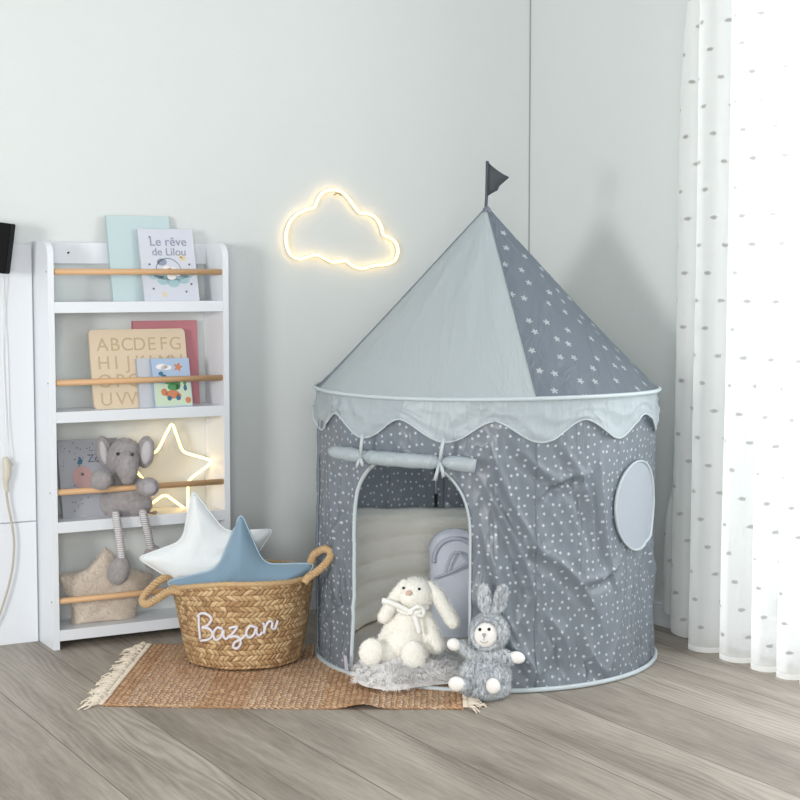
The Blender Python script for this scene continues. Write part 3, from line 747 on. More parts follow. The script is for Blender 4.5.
bm = bmesh.new(); tube(bm, [fd_.q(486 + 14 * cos(a_), 634.5 - 14.8 * sin(a_), 14.5) for a_ in [2 * pi * k / 32 for k in range(32)]], .0058, 8, closed=True); bmesh.ops.recalc_face_normals(bm, faces=bm.faces); bm.normal_update(); fuzz(bm, 1600, .006, .0006, 0, 14); rawobj('hood_edge', bm, knit, dl)
eye(face, 'eye', fd_.q(479.8, 629.5, 18.4), .0046, black); eye(face, 'eye', fd_.q(489, 629.3, 18.6), .0046, black)
gy = plain('grey_thread', (150, 146, 146), .8)
bm = bmesh.new(); tube(bm, smooth_pts([fd_.q(482.6, 634, 20.4), fd_.q(484, 637, 20.8), fd_.q(485.6, 634, 20.6), fd_.q(482.6, 634, 20.6)], 3), .0016, 6); tube(bm, [fd_.q(484, 637, 20.6), fd_.q(484, 640.5, 20.2)], .0008, 6); tube(bm, smooth_pts([fd_.q(480, 641, 19), fd_.q(484, 643.2, 19.6), fd_.q(488, 641, 19)], 3), .0008, 6); bmobj('nose', bm, gy, face)
for u0, lean_ in ((484.5, -.1), (500.5, .22)):
    el1 = fd_.e(u0, 599, 0, 7.6, 16.5, 4.5, (0, lean_, 0)); c_ = Vector(el1[1])
    bm = blob_bm([el1, fd_.c((490 + (u0 - 492) * .3, 616, 0), (490 + (u0 - 492) * .7, 606, 0), 3.4, 5)], .0025, 3)
    for v_ in bm.verts:
        d = v_.co - c_; lat = d.x - tan(lean_) * d.z
        if d.y < 0: v_.co.y += .007 * math.exp(-(lat / .0055) ** 2) * max(0, 1 - abs(d.z) / .045)
    bm.normal_update(); fuzz(bm, 1800, .005, .0005, 0, 15); rawobj('ear', bm, knit, dl)
for n_, e_ in (('hand', fd_.e(454, 644.5, 6, 7.5, 6.5, 6, (0, .3, 0))), ('hand', fd_.e(517, 657.5, 8, 8.5, 6.2, 6, (0, .25, 0))), ('foot', fd_.e(456.5, 684, 24, 8.5, 7.6, 6, (0, .3, 0))), ('foot', fd_.e(493, 686, 26, 7.2, 8.2, 6, (0, -.2, 0)))):
    bm = blob_bm([e_], .002, 2); rawobj(n_, bm, felt, dl)
# ------------------------------------------------------------------ plush elephant
Qe = on_y(124, 517, -.085); Qe.z = SHZ[2]
el = root('plush_elephant', 'grey plush elephant sitting on the shelf with arms over the rail and dangling legs', 'stuffed toy', Qe, -YAW)
fe = Frame(Qe)
t = NT('grey_plush'); v = t.vec(); a = t.noise(v, 70, 4, .6, .4)
t.set('Base Color', t.mix(a, srgb(120, 116, 117), srgb(176, 171, 171))); t.set('Roughness', .95); t.set('Normal', t.bump(a, .003)); t.set('Sheen Weight', .3); gp = t.m
bm = blob_bm([fe.e(124, 504, 2, 29, 17.5, 14), fe.e(124, 488, 2, 20, 17, 12), fe.e(123, 460, 6, 17, 17.5, 15), fe.e(125, 450, 5, 15, 12, 12),
              fe.c((126, 463, 14), (127, 471, 19), 13, 11), fe.c((127, 471, 19), (127, 477, 20), 11, 8),
              fe.c((111, 484, 2), (103, 481, 34), 7, 7), fe.c((137, 484, 4), (147, 487, 20), 7, 7.5)], .0035)
fuzz(bm, 7000, .005, .0006, .2, 22)
rawobj('body', bm, gp, el)
pawm = plushm('grey_satin_pad', (160, 156, 160), .08)
for u_, v_, o_ in ((101, 480.5, 40), (148.5, 487, 27)):
    bm = blob_bm([fe.e(u_, v_, o_, 10.5, 9.6, 7)], .0025, 3); fuzz(bm, 900, .004, .0005, 0, 23); h = rawobj('paw', bm, gp, el)
bm = blob_bm([fe.e(150, 488, 33, 6.6, 6.4, 3.5)], .002, 3); rawobj('paw_pad', bm, pawm, el)
# ears
earin = plushm('pale_ear_lining', (182, 178, 182), .05)
for s_, base, tip in ((-1, (108, 452), (104, 452)), (1, (139, 452), (145, 451))):
    u_ = 104.5 if s_ < 0 else 145.5
    bm = blob_bm([fe.e(u_, 452, 4, 8 if s_ < 0 else 9.5, 16.5, 5, (0, radians(-10 if s_ < 0 else 8), radians(-15 * s_)))], .0025, 3); fuzz(bm, 1200, .005, .0005, 0, 25); rawobj('ear', bm, gp, el)
    bm = blob_bm([fe.e(u_ + (-.8 if s_ < 0 else .8), 452.5, 8, 4 if s_ < 0 else 5.4, 12, 3, (0, radians(-10 if s_ < 0 else 8), 0))], .002, 3); rawobj('ear_lining', bm, earin, el)
eye(el, 'eye', fe.q(118, 454, 21.2), .0055, black); eye(el, 'eye', fe.q(132, 454.3, 20.6), .0055, black)
legm = plain('pale_ribbed_knit', (208, 206, 208), .9, .003, 1)
t = NT('ribbed_knit'); Z = t.xyz(t.vec())[2]; w = t.math('SINE', t.math('MULTIPLY', Z, 900))
t.set('Base Color', t.mix(t.math('ADD', .5, t.math('MULTIPLY', w, .5)), srgb(186, 184, 186), srgb(214, 212, 213))); t.set('Roughness', .95); t.set('Normal', t.bump(w, .0012)); legm = t.m
for pts, foot in ((((116, 514, 20), (116, 516, 36), (119, 535, 39), (122.5, 562, 39)), (119, 571, 40, 11, 14.5, 9, (0, .3, 0))), (((143, 512, 10), (143, 514, 24), (147, 530, 22), (151, 548, 16)), (153.5, 558, 14, 10, 13, 8, (0, 0, 0)))):
    bm = bmesh.new(); P_ = smooth_pts([fe.q(*p) for p in pts], 8); tube(bm, P_, [.0125] * len(P_), 14); lg = bmobj('leg', bm, legm, el)
    bm = blob_bm([fe.e(*foot)], .003, 3); fuzz(bm, 1400, .005, .0005, .1, 27); rawobj('foot', bm, gp, lg)
bm = bmesh.new(); tube(bm, smooth_pts([fe.q(142, 510, 4), fe.q(150, 513, 6), fe.q(157, 512, 8)], 4), [.004] * 6 + [.006, .007, .003], 8); bmobj('tail', bm, plushm('brown_tail_fluff', (150, 136, 124)), el)
# ------------------------------------------------------------------ star cushions
def star_cushion(name, label, Q, c, R, rot, thick, mat, inner=.5, seam=None, squash=None, fz=0, nR=26, lean=0.0, skew=None, tips=None):
    """inflated five-pointed cushion; centre at photo position c, R in photo pixels"""
    o = root(name, label, 'cushion', Q, -YAW, 'star shaped cushions'); f_ = Frame(Q); C = f_.q(*c); Rm = R * f_.s
    K = []; NS = 120
    base = [(Rm * (1 if k % 2 == 0 else inner), rot + pi * k / 5) for k in range(10)]
    P_ = [Vector((r * sin(a), r * cos(a))) for r, a in base]
    for k_, (dx_, dz_) in (tips or {}).items(): P_[k_] += Vector((dx_, dz_)) * f_.s
    out = []
    for k in range(10):
        a, b, c2 = P_[k - 1], P_[k], P_[(k + 1) % 10]
        fr_ = .16 if k % 2 == 0 else .22
        s0 = b + (a - b) * fr_; s1 = b + (c2 - b) * fr_
        for j in range(7):
            t_ = j / 6; out.append(s0 * (1 - t_) ** 2 + b * 2 * t_ * (1 - t_) + s1 * t_ ** 2)
        e0 = s1; e1 = c2 + (b - c2) * (.16 if (k + 1) % 2 == 0 else .22)
        for j in range(1, 5): out.append(e0.lerp(e1, j / 5))
    N = len(out); bm = bmesh.new()
    def edge_dist(p):
        m = 9
        for i in range(0, N):
            a = out[i]; b = out[(i + 1) % N]; ab = b - a; t_ = max(0, min(1, (p - a).dot(ab) / (ab.length_squared + 1e-12)))
            d = (p - (a + ab * t_)).length
            if d < m: m = d
        return m
    for side in (-1, 1):
        def fn(i, j):
            p = out[i % N] * (j / nR); d = edge_dist(p) if j < nR else 0
            h = thick * (1 - math.exp(-d / (thick * .62))) ** .75 if d > 0 else 0
            h += .0035 * noise.noise(Vector((p.x * 22 + rot, p.y * 22, side))) * min(1, d / .02)
            h -= .009 * ridged((p.x, p.y, .5), 8, 4 + rot, 4) * min(1, d / .03)
            q_ = Vector((C.x + p.x, C.y + side * h + lean * p.y, C.z + p.y))
            if squash:
                if q_.z < squash: q_.z = squash + (q_.z - squash) * .15
            if skew: q_ = skew(q_)
            return q_
        grid(bm, N, nR, fn, wrap=True)
    bmesh.ops.remove_doubles(bm, verts=bm.verts, dist=.0003)
    for _ in range(14): bmesh.ops.smooth_vert(bm, verts=[v_ for v_ in bm.verts if abs(v_.co.y - C.y - lean * (v_.co.z - C.z)) > .004], factor=.5, use_axis_x=True, use_axis_y=True, use_axis_z=True)
    bmesh.ops.recalc_face_normals(bm, faces=bm.faces); bm.normal_update()
    if fz: fuzz(bm, fz, .007, .0007, .2, 31)
    b_ = rawobj('cover', bm, mat, o)
    if seam:
        bm = bmesh.new(); 
        pts = []
        for p in out:
            q_ = Vector((C.x + p.x, C.y + lean * p.y, C.z + p.y))
            if squash and q_.z < squash: q_.z = squash + (q_.z - squash) * .15
            pts.append(q_)
        tube(bm, pts, .0028, 6, closed=True); bmobj('piping', bm, seam, o)
    return o
BC = Vector((-1.400, -.561, 0))
velw = plain('white_velvet', (218, 223, 224), .8, .0015, 70, .03, 20, sheen=.5)
velb = plain('dusty_blue_velvet', (116, 143, 162), .75, .0015, 70, .08, 18, sheen=.5)
Qb = BC + Vector((0, 0, .02))
star_cushion('star_cushion', 'white velvet star cushion sticking out at the back of the basket', Qb + FH * .09, (210.5, 565.5), 75, radians(-12), .045, velw, .5, plain('white_piping', (214, 218, 218), .7), squash=.06, tips={0: (-2, 5)})
star_cushion('star_cushion', 'dusty blue velvet star cushion with piping in the front of the basket', Qb - FH * .03, (243.5, 597), 82, radians(-7), .05, velb, .47, plain('blue_piping', (150, 175, 192), .7), squash=.05, tips={0: (8, 6), 1: (2, 0)})
Qf = on_y(105, 622, -.078); Qf.z = SHZ[3]
beif = plushm('beige_fur', (206, 194, 180), .1, .004, 60)
star_cushion('star_cushion', 'beige furry star cushion on the bottom shelf', Qf, (105, 595), 51, radians(3), .04, beif, .64, tips={2: (0, 5), 8: (2, 8)}, squash=.004, fz=12000, skew=lambda q_: Vector((q_.x, q_.y + .52 * q_.x, q_.z)))
# ------------------------------------------------------------------ basket
t = NT('woven_seagrass'); U = t.xyz(t.vec('UV'))
row = t.math('DIVIDE', U[1], .0165); fl_ = t.math('FLOOR', row); frc = t.math('SUBTRACT', row, fl_)
sg = t.math('SUBTRACT', t.math('MULTIPLY', t.math('FLOORED_MODULO', fl_, 2), 2), 1)
wob = t.math('MULTIPLY', t.math('SUBTRACT', t.noise(t.vec('UV'), 26, 3), .5), 1.6)
ph = t.math('ADD', t.math('ADD', t.math('MULTIPLY', U[0], 62), t.math('MULTIPLY', t.math('MULTIPLY', frc, sg), .8)), wob)
ph = t.math('ADD', ph, t.math('MULTIPLY', fl_, .37))
cell = t.math('FLOOR', ph); pf = t.math('SUBTRACT', ph, cell)
strand = t.math('SINE', t.math('MULTIPLY', pf, pi)); rowh = t.math('SINE', t.math('MULTIPLY', frc, pi))
hh = t.math('ADD', t.math('MULTIPLY', t.math('POWER', strand, .6), .6), t.math('MULTIPLY', t.math('POWER', rowh, .6), .5))
wn = t.n('ShaderNodeTexWhiteNoise', noise_dimensions='2D'); t.l(t.comb(cell, fl_), wn.inputs['Vector'])
fib = t.noise(t.mapv(t.vec('UV'), (1, 3, 1)), 160, 3)
rp = t.n('ShaderNodeValToRGB'); e = rp.color_ramp.elements; e[0].color = srgb(98, 68, 42); e[0].position = 0; e[1].color = srgb(222, 196, 152); e[1].position = 1; x = e.new(.5); x.color = srgb(174, 138, 96)
t.l(t.math('ADD', t.math('MULTIPLY', wn.outputs['Value'], .55), t.math('MULTIPLY', fib, .6)), rp.inputs[0])
t.set('Base Color', t.mix(t.math('MINIMUM', 1, t.math('MULTIPLY', hh, 1.35)), srgb(96, 70, 44), rp.outputs[0])); t.set('Roughness', .7)
t.set('Normal', t.bump(t.math('ADD', hh, t.math('MULTIPLY', fib, .25)), .006)); weave = t.m
rope = plain('seagrass_rope', (190, 160, 120), .85, .004, 160, .35, 120)
bs = root('wicker_basket', 'round woven seagrass basket with rope handles and the word Bazar in white cord', 'basket', BC + Vector((0, 0, .006)), -YAW)
fb_ = Frame(BC)
HB = .262
def bprof(k): return .168 + (.214 - .168) * k ** .8
def brim(a):   # a: 0 = towards camera, + = right
    s_ = sin(a); return -.038 * max(0, -s_) ** 2 - .006 * max(0, s_) ** 2
def bpt(a, k, dr=0):
    r = bprof(k) + dr; z = HB * k
    ra = r; rbb = r * (1 - .1 * k)
    z += brim(a) * k ** 2
    w = .004 * sin(a * 3 + 1) * k
    return Vector(((ra + w) * sin(a), -(rbb + w) * cos(a), z + .002 * noise.noise(Vector((a * 2, k * 3, 0)))))
bm = bmesh.new()
grid(bm, 120, 30, lambda i, j: bpt(2 * pi * i / 120, max(.02, j / 30), -.006 if j == 0 else 0), lambda i, j: (i / 120 * 1.2, j / 30 * .264), wrap=True)
# inner side and bottom
grid(bm, 120, 30, lambda i, j: bpt(2 * pi * i / 120, 1 - j / 30 * .96, -.009), lambda i, j: (i / 120 * 1.2, j / 30 * .264), wrap=True)
bo = [bm.verts.new(bpt(2 * pi * i / 60, .02, -.006)) for i in range(60)]; bm.faces.new(bo)
bo = [bm.verts.new(bpt(2 * pi * i / 60, .06, -.009)) for i in range(60)]; bm.faces.new(bo)
bmobj('woven_body', bm, weave, bs)
bm = bmesh.new(); pts = []
for i in range(120):
    a = 2 * pi * i / 120; pts.append(bpt(a, 1, -.004))
tube(bm, pts, [.0075 + .0013 * (i % 2) for i in range(120)], 8, closed=True); bmobj('rim', bm, rope, bs)
def rope_tube(name, pts, r, turns, mat, parent):
    """three-strand twisted rope"""
    P_ = smooth_pts(pts, 10); n = len(P_); bm = bmesh.new()
    for s_ in range(3):
        q_ = []; prev = None
        for i, p in enumerate(P_):
            d = (P_[min(i + 1, n - 1)] - P_[max(i - 1, 0)]).normalized()
            a_ = (Vector((0, 0, 1)) if abs(d.z) < .95 else Vector((1, 0, 0))) if prev is None else prev
            a_ = (a_ - d * a_.dot(d)).normalized(); prev = a_; b_ = d.cross(a_)
            ph_ = 2 * pi * (turns * i / n + s_ / 3)
            q_.append(p + (a_ * cos(ph_) + b_ * sin(ph_)) * r * .78)
        tube(bm, q_, r * .46, 8)
    return bmobj(name, bm, mat, parent)
g_ = lambda u, v_, o=0: fb_.q(u, v_, o) - Vector((0, 0, .006))
rope_tube('handle', [g_(181, 592, 30), g_(170, 591, 30), g_(158, 598, 32), g_(147, 604, 30), g_(142.5, 600, 24), g_(150, 589, 16), g_(162, 579, 10), g_(170, 580, 2), g_(173, 587, 0)], .0105, 12, rope, bs)
rope_tube('handle', [g_(305, 582, 34), g_(309, 577, 34), g_(319, 570, 36), g_(328, 561, 34), g_(331, 553, 28), g_(325, 549, 22), g_(316, 553, 14), g_(311, 561, 8), g_(309, 572, 4)], .0105, 12, rope, bs)
# white cord lettering
strokes = [
 [(262, 150), (262, 180), (264, 220), (268, 262)],
 [(254, 162), (275, 148), (302, 155), (318, 175), (300, 202), (276, 212), (305, 216), (324, 240), (306, 264), (270, 270)],
 [(368, 218), (345, 212), (326, 238), (336, 266), (358, 256), (372, 220), (371, 250), (384, 262), (398, 248)],
 [(396, 216), (412, 210), (432, 210), (414, 235), (398, 254), (420, 250), (442, 258), (448, 282), (432, 304), (414, 298), (422, 278), (450, 262), (470, 244)],
 [(512, 210), (490, 205), (472, 232), (484, 256), (506, 242), (519, 206), (518, 236), (532, 246), (544, 230)],
 [(546, 190), (553, 204), (552, 238), (558, 208), (574, 184), (588, 190), (586, 212), (600, 216), (612, 180)]]
cordm = plain('white_cord', (214, 211, 218), .8, .001, 300)
bm = bmesh.new()
for st in strokes:
    P_ = []
    for X_, Y_ in smooth_pts([(a, b, 0) for a, b in st], 5) and [(p.x, p.y) for p in smooth_pts([(a, b, 0) for a, b in st], 5)]:
        u_, v_ = 140 + X_ * .225, 580 + Y_ * .225
        # march the sight line to the basket side
        o_ = 40.0
        for _ in range(25):
            p = g_(u_, v_, o_); k = max(0, min(1, p.z / HB)); a = atan2(p.x, -p.y)
            s_ = bpt(a, k, .0045); need = sqrt(max(0, (s_.x ** 2 + s_.y ** 2) - p.x ** 2)); o_ += ((need) - (-p.y)) / fb_.s
        P_.append(g_(u_, v_, o_))
    tube(bm, P_, .0040, 8)
bmobj('cord_lettering', bm, cordm, bs)
# ------------------------------------------------------------------ jute rug
A0 = Vector((-1.607, -.222, 0)); A1 = Vector((-1.943, -.850, 0)); A2 = Vector((-1.112, -1.352, 0))
ex = (A2 - A1); LX = ex.length; ex.normalize(); ey = (A0 - A1); ey = (ey - ex * ey.dot(ex)); LY = ey.length; ey.normalize()
rz = atan2(ex.y, ex.x)
rug = root('jute_rug', 'braided brown jute rug with cream fringed ends under the basket', 'rug', A1, rz)
t = NT('braided_jute'); UV = t.vec('UV'); U = t.xyz(UV)
rowv = t.math('DIVIDE', t.math('ADD', U[0], t.math('MULTIPLY', t.noise(t.mapv(UV, (1, 1, 1)), 45, 3), .018)), .016); r0 = t.math('FLOOR', rowv); f0 = t.math('SUBTRACT', rowv, r0)
sg = t.math('SUBTRACT', t.math('MULTIPLY', t.math('FLOORED_MODULO', r0, 2), 2), 1)
wob = t.math('MULTIPLY', t.noise(UV, 40, 2), 1.2)
ph = t.math('ADD', t.math('ADD', t.math('DIVIDE', U[1], .022), t.math('MULTIPLY', t.math('MULTIPLY', f0, sg), .6)), wob)
c0 = t.math('FLOOR', ph); s0 = t.math('SINE', t.math('MULTIPLY', t.math('SUBTRACT', ph, c0), pi)); s1 = t.math('SINE', t.math('MULTIPLY', f0, pi))
h = t.math('MULTIPLY', t.math('POWER', s0, .5), t.math('POWER', s1, .5))
wn = t.n('ShaderNodeTexWhiteNoise', noise_dimensions='2D'); t.l(t.comb(r0, c0), wn.inputs['Vector'])
big = t.noise(t.mapv(UV, (1, .25, 1)), 9, 2)
# pale warp bands
band = t.math('GREATER_THAN', t.math('SINE', t.math('ADD', t.math('MULTIPLY', U[0], 19), -1.4)), -.35)
pale = t.math('MULTIPLY', band, t.math('MULTIPLY', t.math('MULTIPLY', t.math('GREATER_THAN', f0, .6), t.math('GREATER_THAN', t.math('SUBTRACT', ph, c0), .35)), .75))
cb = t.mix(t.math('ADD', t.math('MULTIPLY', wn.outputs['Value'], .5), t.math('MULTIPLY', big, .5)), srgb(160, 112, 76), srgb(230, 190, 148))
cb = t.mix(pale, cb, srgb(232, 220, 202))
t.set('Base Color', t.mix(t.math('MINIMUM', 1, t.math('MULTIPLY', h, 1.5)), srgb(124, 92, 66), cb)); t.set('Roughness', .95)
t.set('Normal', t.bump(h, .004)); jute = t.m
bm = bmesh.new(); NX, NY = 150, 90
def rugz(x, y):
    z = .006 + .0012 * noise.noise(Vector((x * 5, y * 5, 0)))
    z += .013 * math.exp(-((x - .70) / .045) ** 2) * max(0, 1 - y / .12) ** 1.5   # little ripple at the front edge
    return z
def rpt(i, j):
    x = LX * i / NX; y = LY * j / NY
    jx = .004 * noise.noise(Vector((y * 20, 1, 0))) if i in (0, NX) else 0
    jy = .004 * noise.noise(Vector((x * 14, 2, 0))) + .0018 * sin(x * 420) if j in (0, NY) else 0
    return Vector((x + jx, y + jy + .012 * sin(pi * x / LX) * (1 - y / LY) * -1 + .0, rugz(x, y)))
top_ = grid(bm, NX, NY, rpt, lambda i, j: (LX * i / NX, LY * j / NY))
bot_ = grid(bm, NX, NY, lambda i, j: rpt(i, j) - Vector((0, 0, .0055)), lambda i, j: (LX * i / NX, LY * j / NY))
for i in range(NX):
    for j in (0, NY): bm.faces.new((top_[i][j], top_[i + 1][j], bot_[i + 1][j], bot_[i][j]))
for j in range(NY):
    for i in (0, NX): bm.faces.new((top_[i][j], top_[i][j + 1], bot_[i][j + 1], bot_[i][j]))
uvl = bm.loops.layers.uv.verify()
for f in bm.faces:
    if abs(f.calc_center_median().z - .003) < .0022 or True:
        for lp in f.loops:
            if lp[uvl].uv.length < 1e-6: lp[uvl].uv = (lp.vert.co.x + lp.vert.co.z * 2, lp.vert.co.y + lp.vert.co.z * 2)
bmobj('woven_field', bm, jute, rug)
frm = plain('cream_fringe', (220, 208, 190), .9, .001, 200, .1, 90)
for end, n_ in ((0, 46), (1, 46)):
    bm = bmesh.new(); rnd = random.Random(5 + end)
    for k in range(n_):
        y = .008 + (LY - .016) * k / (n_ - 1) + rnd.gauss(0, .002); s_ = -1 if end == 0 else 1; x0 = 0 if end == 0 else LX
        L = rnd.uniform(.035, .06); ang = rnd.gauss(-.1, .45)
        tube(bm, [(x0 - s_ * .003, y, .006), (x0 + s_ * .013, y + rnd.gauss(0, .002), .006)], .0036, 6)
        for q_ in range(3):
            a2 = ang + rnd.gauss(0, .25); cur = rnd.gauss(0, .012)
            P_ = [Vector((x0 + s_ * .012, y, .007)), Vector((x0 + s_ * (.012 + L * .35 * cos(a2)), y + L * .35 * sin(a2) + cur * .6, .0065 + rnd.uniform(0, .006))), Vector((x0 + s_ * (.012 + L * .7 * cos(a2)), y + L * .7 * sin(a2) - cur, .004 + rnd.uniform(0, .005))), Vector((x0 + s_ * (.012 + L * cos(a2)), y + L * sin(a2) + cur, .003))]
            tube(bm, smooth_pts(P_, 3), [.003, .003, .003, .003, .0028, .0026, .0024, .0022, .002, .0015], 5)
    bmobj('fringe', bm, frm, rug)
# ------------------------------------------------------------------ sheepskin
t = NT('white_long_fur'); df = t.n('ShaderNodeBsdfDiffuse'); tl = t.n('ShaderNodeBsdfTranslucent'); mx = t.n('ShaderNodeMixShader'); mx.inputs[0].default_value = .3
df.inputs[0].default_value = tl.inputs[0].default_value = srgb(254, 253, 252); t.l(df.outputs[0], mx.inputs[1]); t.l(tl.outputs[0], mx.inputs[2]); t.l(mx.outputs[0], t.o.inputs[0]); furm = t.m
skin = root('sheepskin', 'shaggy white fur rug lying across the tent doorway', 'rug', on_floor(410, 676, .008), -YAW)
fs_ = Frame(skin.location)
poly = [(360, 689), (392, 694), (420, 690), (448, 687), (468, 684), (470, 665), (440, 657), (400, 658), (366, 660), (356, 668), (354, 680)]
PL = [on_floor(u, v_, .012) - skin.location for u, v_ in poly]; PL = [Vector((p.dot(RT), p.dot(FH), 0)) for p in PL]
PS = smooth_pts(PL, 6, True); cen = sum(PS, Vector()) / len(PS)
bm = bmesh.new(); 
def skz(k, i): return .010 + .034 * (1 - k ** 3) * (1 + .5 * noise.noise(Vector((i * .12, k * 2, 0))))
grid(bm, len(PS), 10, lambda i, j: cen.lerp(PS[i % len(PS)], (j / 10) * .93) + Vector((0, 0, skz(j / 10, i))), wrap=True)
grid(bm, len(PS), 1, lambda i, j: cen.lerp(PS[i % len(PS)], j * .93) + Vector((0, 0, .001 if j == 0 else skz(1, i))), wrap=True)
bmesh.ops.remove_doubles(bm, verts=bm.verts, dist=.0003); bmesh.ops.recalc_face_normals(bm, faces=bm.faces); bm.normal_update()
rnd = random.Random(9)
fc = [f for f in bm.faces if f.normal.z > .0]; ws = [f.calc_area() * (1 + 3 * min(1, (f.calc_center_median() - cen).length / .2)) for f in fc]
rootsd = []; nbase = len(bm.verts); NRM = []
for c in rnd.choices(range(len(fc)), weights=ws, k=15000):
    f = fc[c]; vs = [v_.co for v_ in f.verts]; w_ = [rnd.random() + .01 for _ in vs]; s_ = sum(w_); p = Vector()
    for a, b in zip(vs, w_): p += a * (b / s_)
    rootsd.append((p, f.normal.copy()))
for p, nn in rootsd:
    o_ = (p - cen); o_.z = 0; rad = o_.length; o_.normalize()
    cl_ = noise.noise_vector(p * 38) * .9
    d = (nn * .5 + o_ * (.35 + 2.0 * rad) + cl_ + Vector((rnd.gauss(0, .2), rnd.gauss(0, .2), .12))).normalized(); L = rnd.uniform(.018, .04)
    if d.z < .05: d.z = .05
    side = d.cross(Vector((rnd.gauss(0, 1), rnd.gauss(0, 1), 1))).normalized() * .0009
    m_ = p + d * L * .55; e_ = m_ + (d + Vector((0, 0, -.7))) * L * .45; e_.z = max(e_.z, .001)
    a, b, c2, d2, ee = bm.verts.new(p - side), bm.verts.new(p + side), bm.verts.new(m_ + side * .8), bm.verts.new(m_ - side * .8), bm.verts.new(e_)
    nn2 = (nn * .5 + o_ * .5 + Vector((rnd.gauss(0, .2), rnd.gauss(0, .2) - .55, .3))).normalized(); NRM += [nn2] * 5
    f1, f2 = (a, b, c2, d2), (d2, c2, ee)
    if (b.co - a.co).cross(d2.co - a.co).dot(nn2) < 0: f1, f2 = f1[::-1], f2[::-1]
    bm.faces.new(f1); bm.faces.new(f2)
pelt = rawobj('pelt', bm, furm, skin)
pelt.data.normals_split_custom_set_from_vertices([tuple(pelt.data.vertices[i].normal) for i in range(nbase)] + [tuple(n_) for n_ in NRM])
# ------------------------------------------------------------------ sheer curtain
t = NT('sheer_voile'); UV = t.vec('UV'); U = t.xyz(UV)
rw = t.math('DIVIDE', U[1], .083); r0 = t.math('ROUND', rw); dy = t.math('MULTIPLY', t.math('SUBTRACT', rw, r0), .083)
uo = t.math('ADD', U[0], t.math('MULTIPLY', t.math('FLOORED_MODULO', r0, 2), .045))
cw = t.math('DIVIDE', uo, .09); c0 = t.math('ROUND', cw); dx = t.math('MULTIPLY', t.math('SUBTRACT', cw, c0), .09)
nz = t.math('MULTIPLY', t.math('SUBTRACT', t.noise(UV, 210, 2), .5), 2.6)
el_ = t.math('ADD', t.math('POWER', t.math('DIVIDE', dx, .0118), 2), t.math('POWER', t.math('DIVIDE', dy, .0062), 2))
mask = t.math('LESS_THAN', t.math('ADD', el_, nz), .85)
colr = t.mix(mask, srgb(246, 247, 246), srgb(176, 176, 173))
df = t.n('ShaderNodeBsdfDiffuse'); t.l(colr, df.inputs[0]); tl = t.n('ShaderNodeBsdfTranslucent'); t.l(colr, tl.inputs[0]); tr = t.n('ShaderNodeBsdfTransparent')
m1 = t.n('ShaderNodeMixShader'); m1.inputs[0].default_value = .5; t.l(df.outputs[0], m1.inputs[1]); t.l(tl.outputs[0], m1.inputs[2])
tf_ = t.math('SUBTRACT', .34, t.math('MULTIPLY', mask, .34))
hem = t.math('LESS_THAN', U[1], .022)
tf_ = t.math('SUBTRACT', tf_, t.math('MULTIPLY', hem, .26)); tf_ = t.math('MAXIMUM', tf_, 0)
m2 = t.n('ShaderNodeMixShader'); t.l(tf_, m2.inputs[0]); t.l(m1.outputs[0], m2.inputs[1]); t.l(tr.outputs[0], m2.inputs[2]); t.l(m2.outputs[0], t.o.inputs[0])
voile = t.m
bm = bmesh.new(); CU, CV = 520, 60; YL = -3.0
def cur(i, j):
    k = i / CU; z = 2.55 * (1 - j / CV) if True else 0
    z = 2.55 * (1 - (j / CV))
    fz_ = 1 - z / 2.55
    edge = -.99 if z > .8 else -.99 + .11 * ((.8 - z) / .8) ** 1.5
    if z > 1.2: edge -= .05 * (z - 1.2) / .8
    y = edge + (YL - edge) * k
    s_ = -(y + .9)
    ph_ = s_ * 2 * pi / .118 + 1.1 * sin(s_ * 9) + .5 * noise.noise(Vector((s_ * 3, z * .5, 0)))
    amp = (.020 + .016 * fz_) * min(1, (s_ + .02) / .16)
    sw_ = sin(ph_); sw_ = (abs(sw_) ** .7) * (1 if sw_ > 0 else -1)
    base = -.125 if s_ > .2 else -.125 + .045 * (1 - max(0, s_) / .2)
    x = base - amp * sw_ - .008 * noise.noise(Vector((s_ * 5, z * 1.3, 3))) * fz_
    y += .018 * cos(ph_) * min(1, s_ / .15) * (.5 + .5 * fz_)
    # hem lifts towards the free edge
    lift = .006 + .10 * max(0, 1 - k / .1)
    z2 = lift + (z) * (2.55 - lift) / 2.55
    return Vector((min(x, -.018), y, z2))
arcs = []
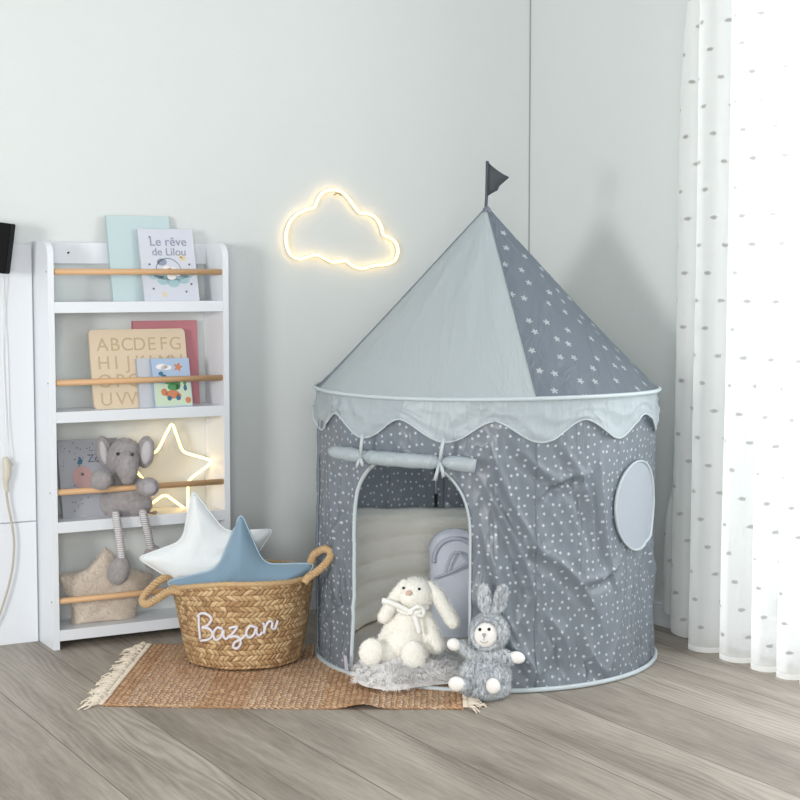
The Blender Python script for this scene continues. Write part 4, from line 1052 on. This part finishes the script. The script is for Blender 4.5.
for j in range(CV + 1):
    a_ = [0]
    for i in range(CU):
        d_ = cur(i + 1, j) - cur(i, j); d_.z = 0; a_.append(a_[-1] + d_.length)
    arcs.append(a_)
grid(bm, CU, CV, cur, lambda i, j: (arcs[j][i], cur(i, j).z))
ct = root('sheer_curtain', 'sheer white curtain with grey tufts hanging at the window', 'curtain', (-.12, -2.0, 0))
o = bmobj('voile', bm, voile, ct)
o.matrix_parent_inverse = ct.matrix_world.inverted(); 
for v_ in o.data.vertices: v_.co -= Vector((-.12, -2.0, 0))
bm = bmesh.new(); tube(bm, [(0, 1.15, 2.57), (0, -1.2, 2.57)], .012, 12); bmobj('curtain_rod', bm, white, ct)
# ------------------------------------------------------------------ light
w = bpy.data.worlds.new('world'); SC.world = w; w.use_nodes = True
bg = w.node_tree.nodes['Background']; bg.inputs[0].default_value = (.93, .97, 1, 1); bg.inputs[1].default_value = .62
def area(name, loc, target, size, power, colr=(1, 1, 1), sy=None):
    l = bpy.data.lights.new(name, 'AREA'); l.size = size; l.energy = power; l.color = colr
    if sy: l.shape = 'RECTANGLE'; l.size_y = sy
    o = bpy.data.objects.new(name, l); COL.objects.link(o); o.location = loc
    o.rotation_euler = (Vector(target) - Vector(loc)).to_track_quat('-Z', 'Y').to_euler(); return o
area('front_fill', (-3.95, -6.1, 1.4), (-.9, -.7, .5), 1.5, 118, (1, .99, .97))  # unseen fill light, added on the camera side to brighten the tent inside
area('key_light', (-5.5, -3.2, 1.32), (-.9, -.5, .75), .8, 115, (1, .985, .96))
area('window_daylight', (.9, -2.3, 1.6), (-.2, -2.2, 1.25), 2.0, 140, (.95, .98, 1), 2.2)
SC.view_settings.view_transform = 'Standard'; SC.view_settings.look = 'None'; SC.view_settings.gamma = 1
SC.view_settings.use_curve_mapping = False; SC.view_settings.exposure = -0.03
SC.cycles.max_bounces = 14; SC.cycles.diffuse_bounces = 8; SC.cycles.transmission_bounces = 8; SC.cycles.transparent_max_bounces = 16
SC.cycles.use_denoising = True
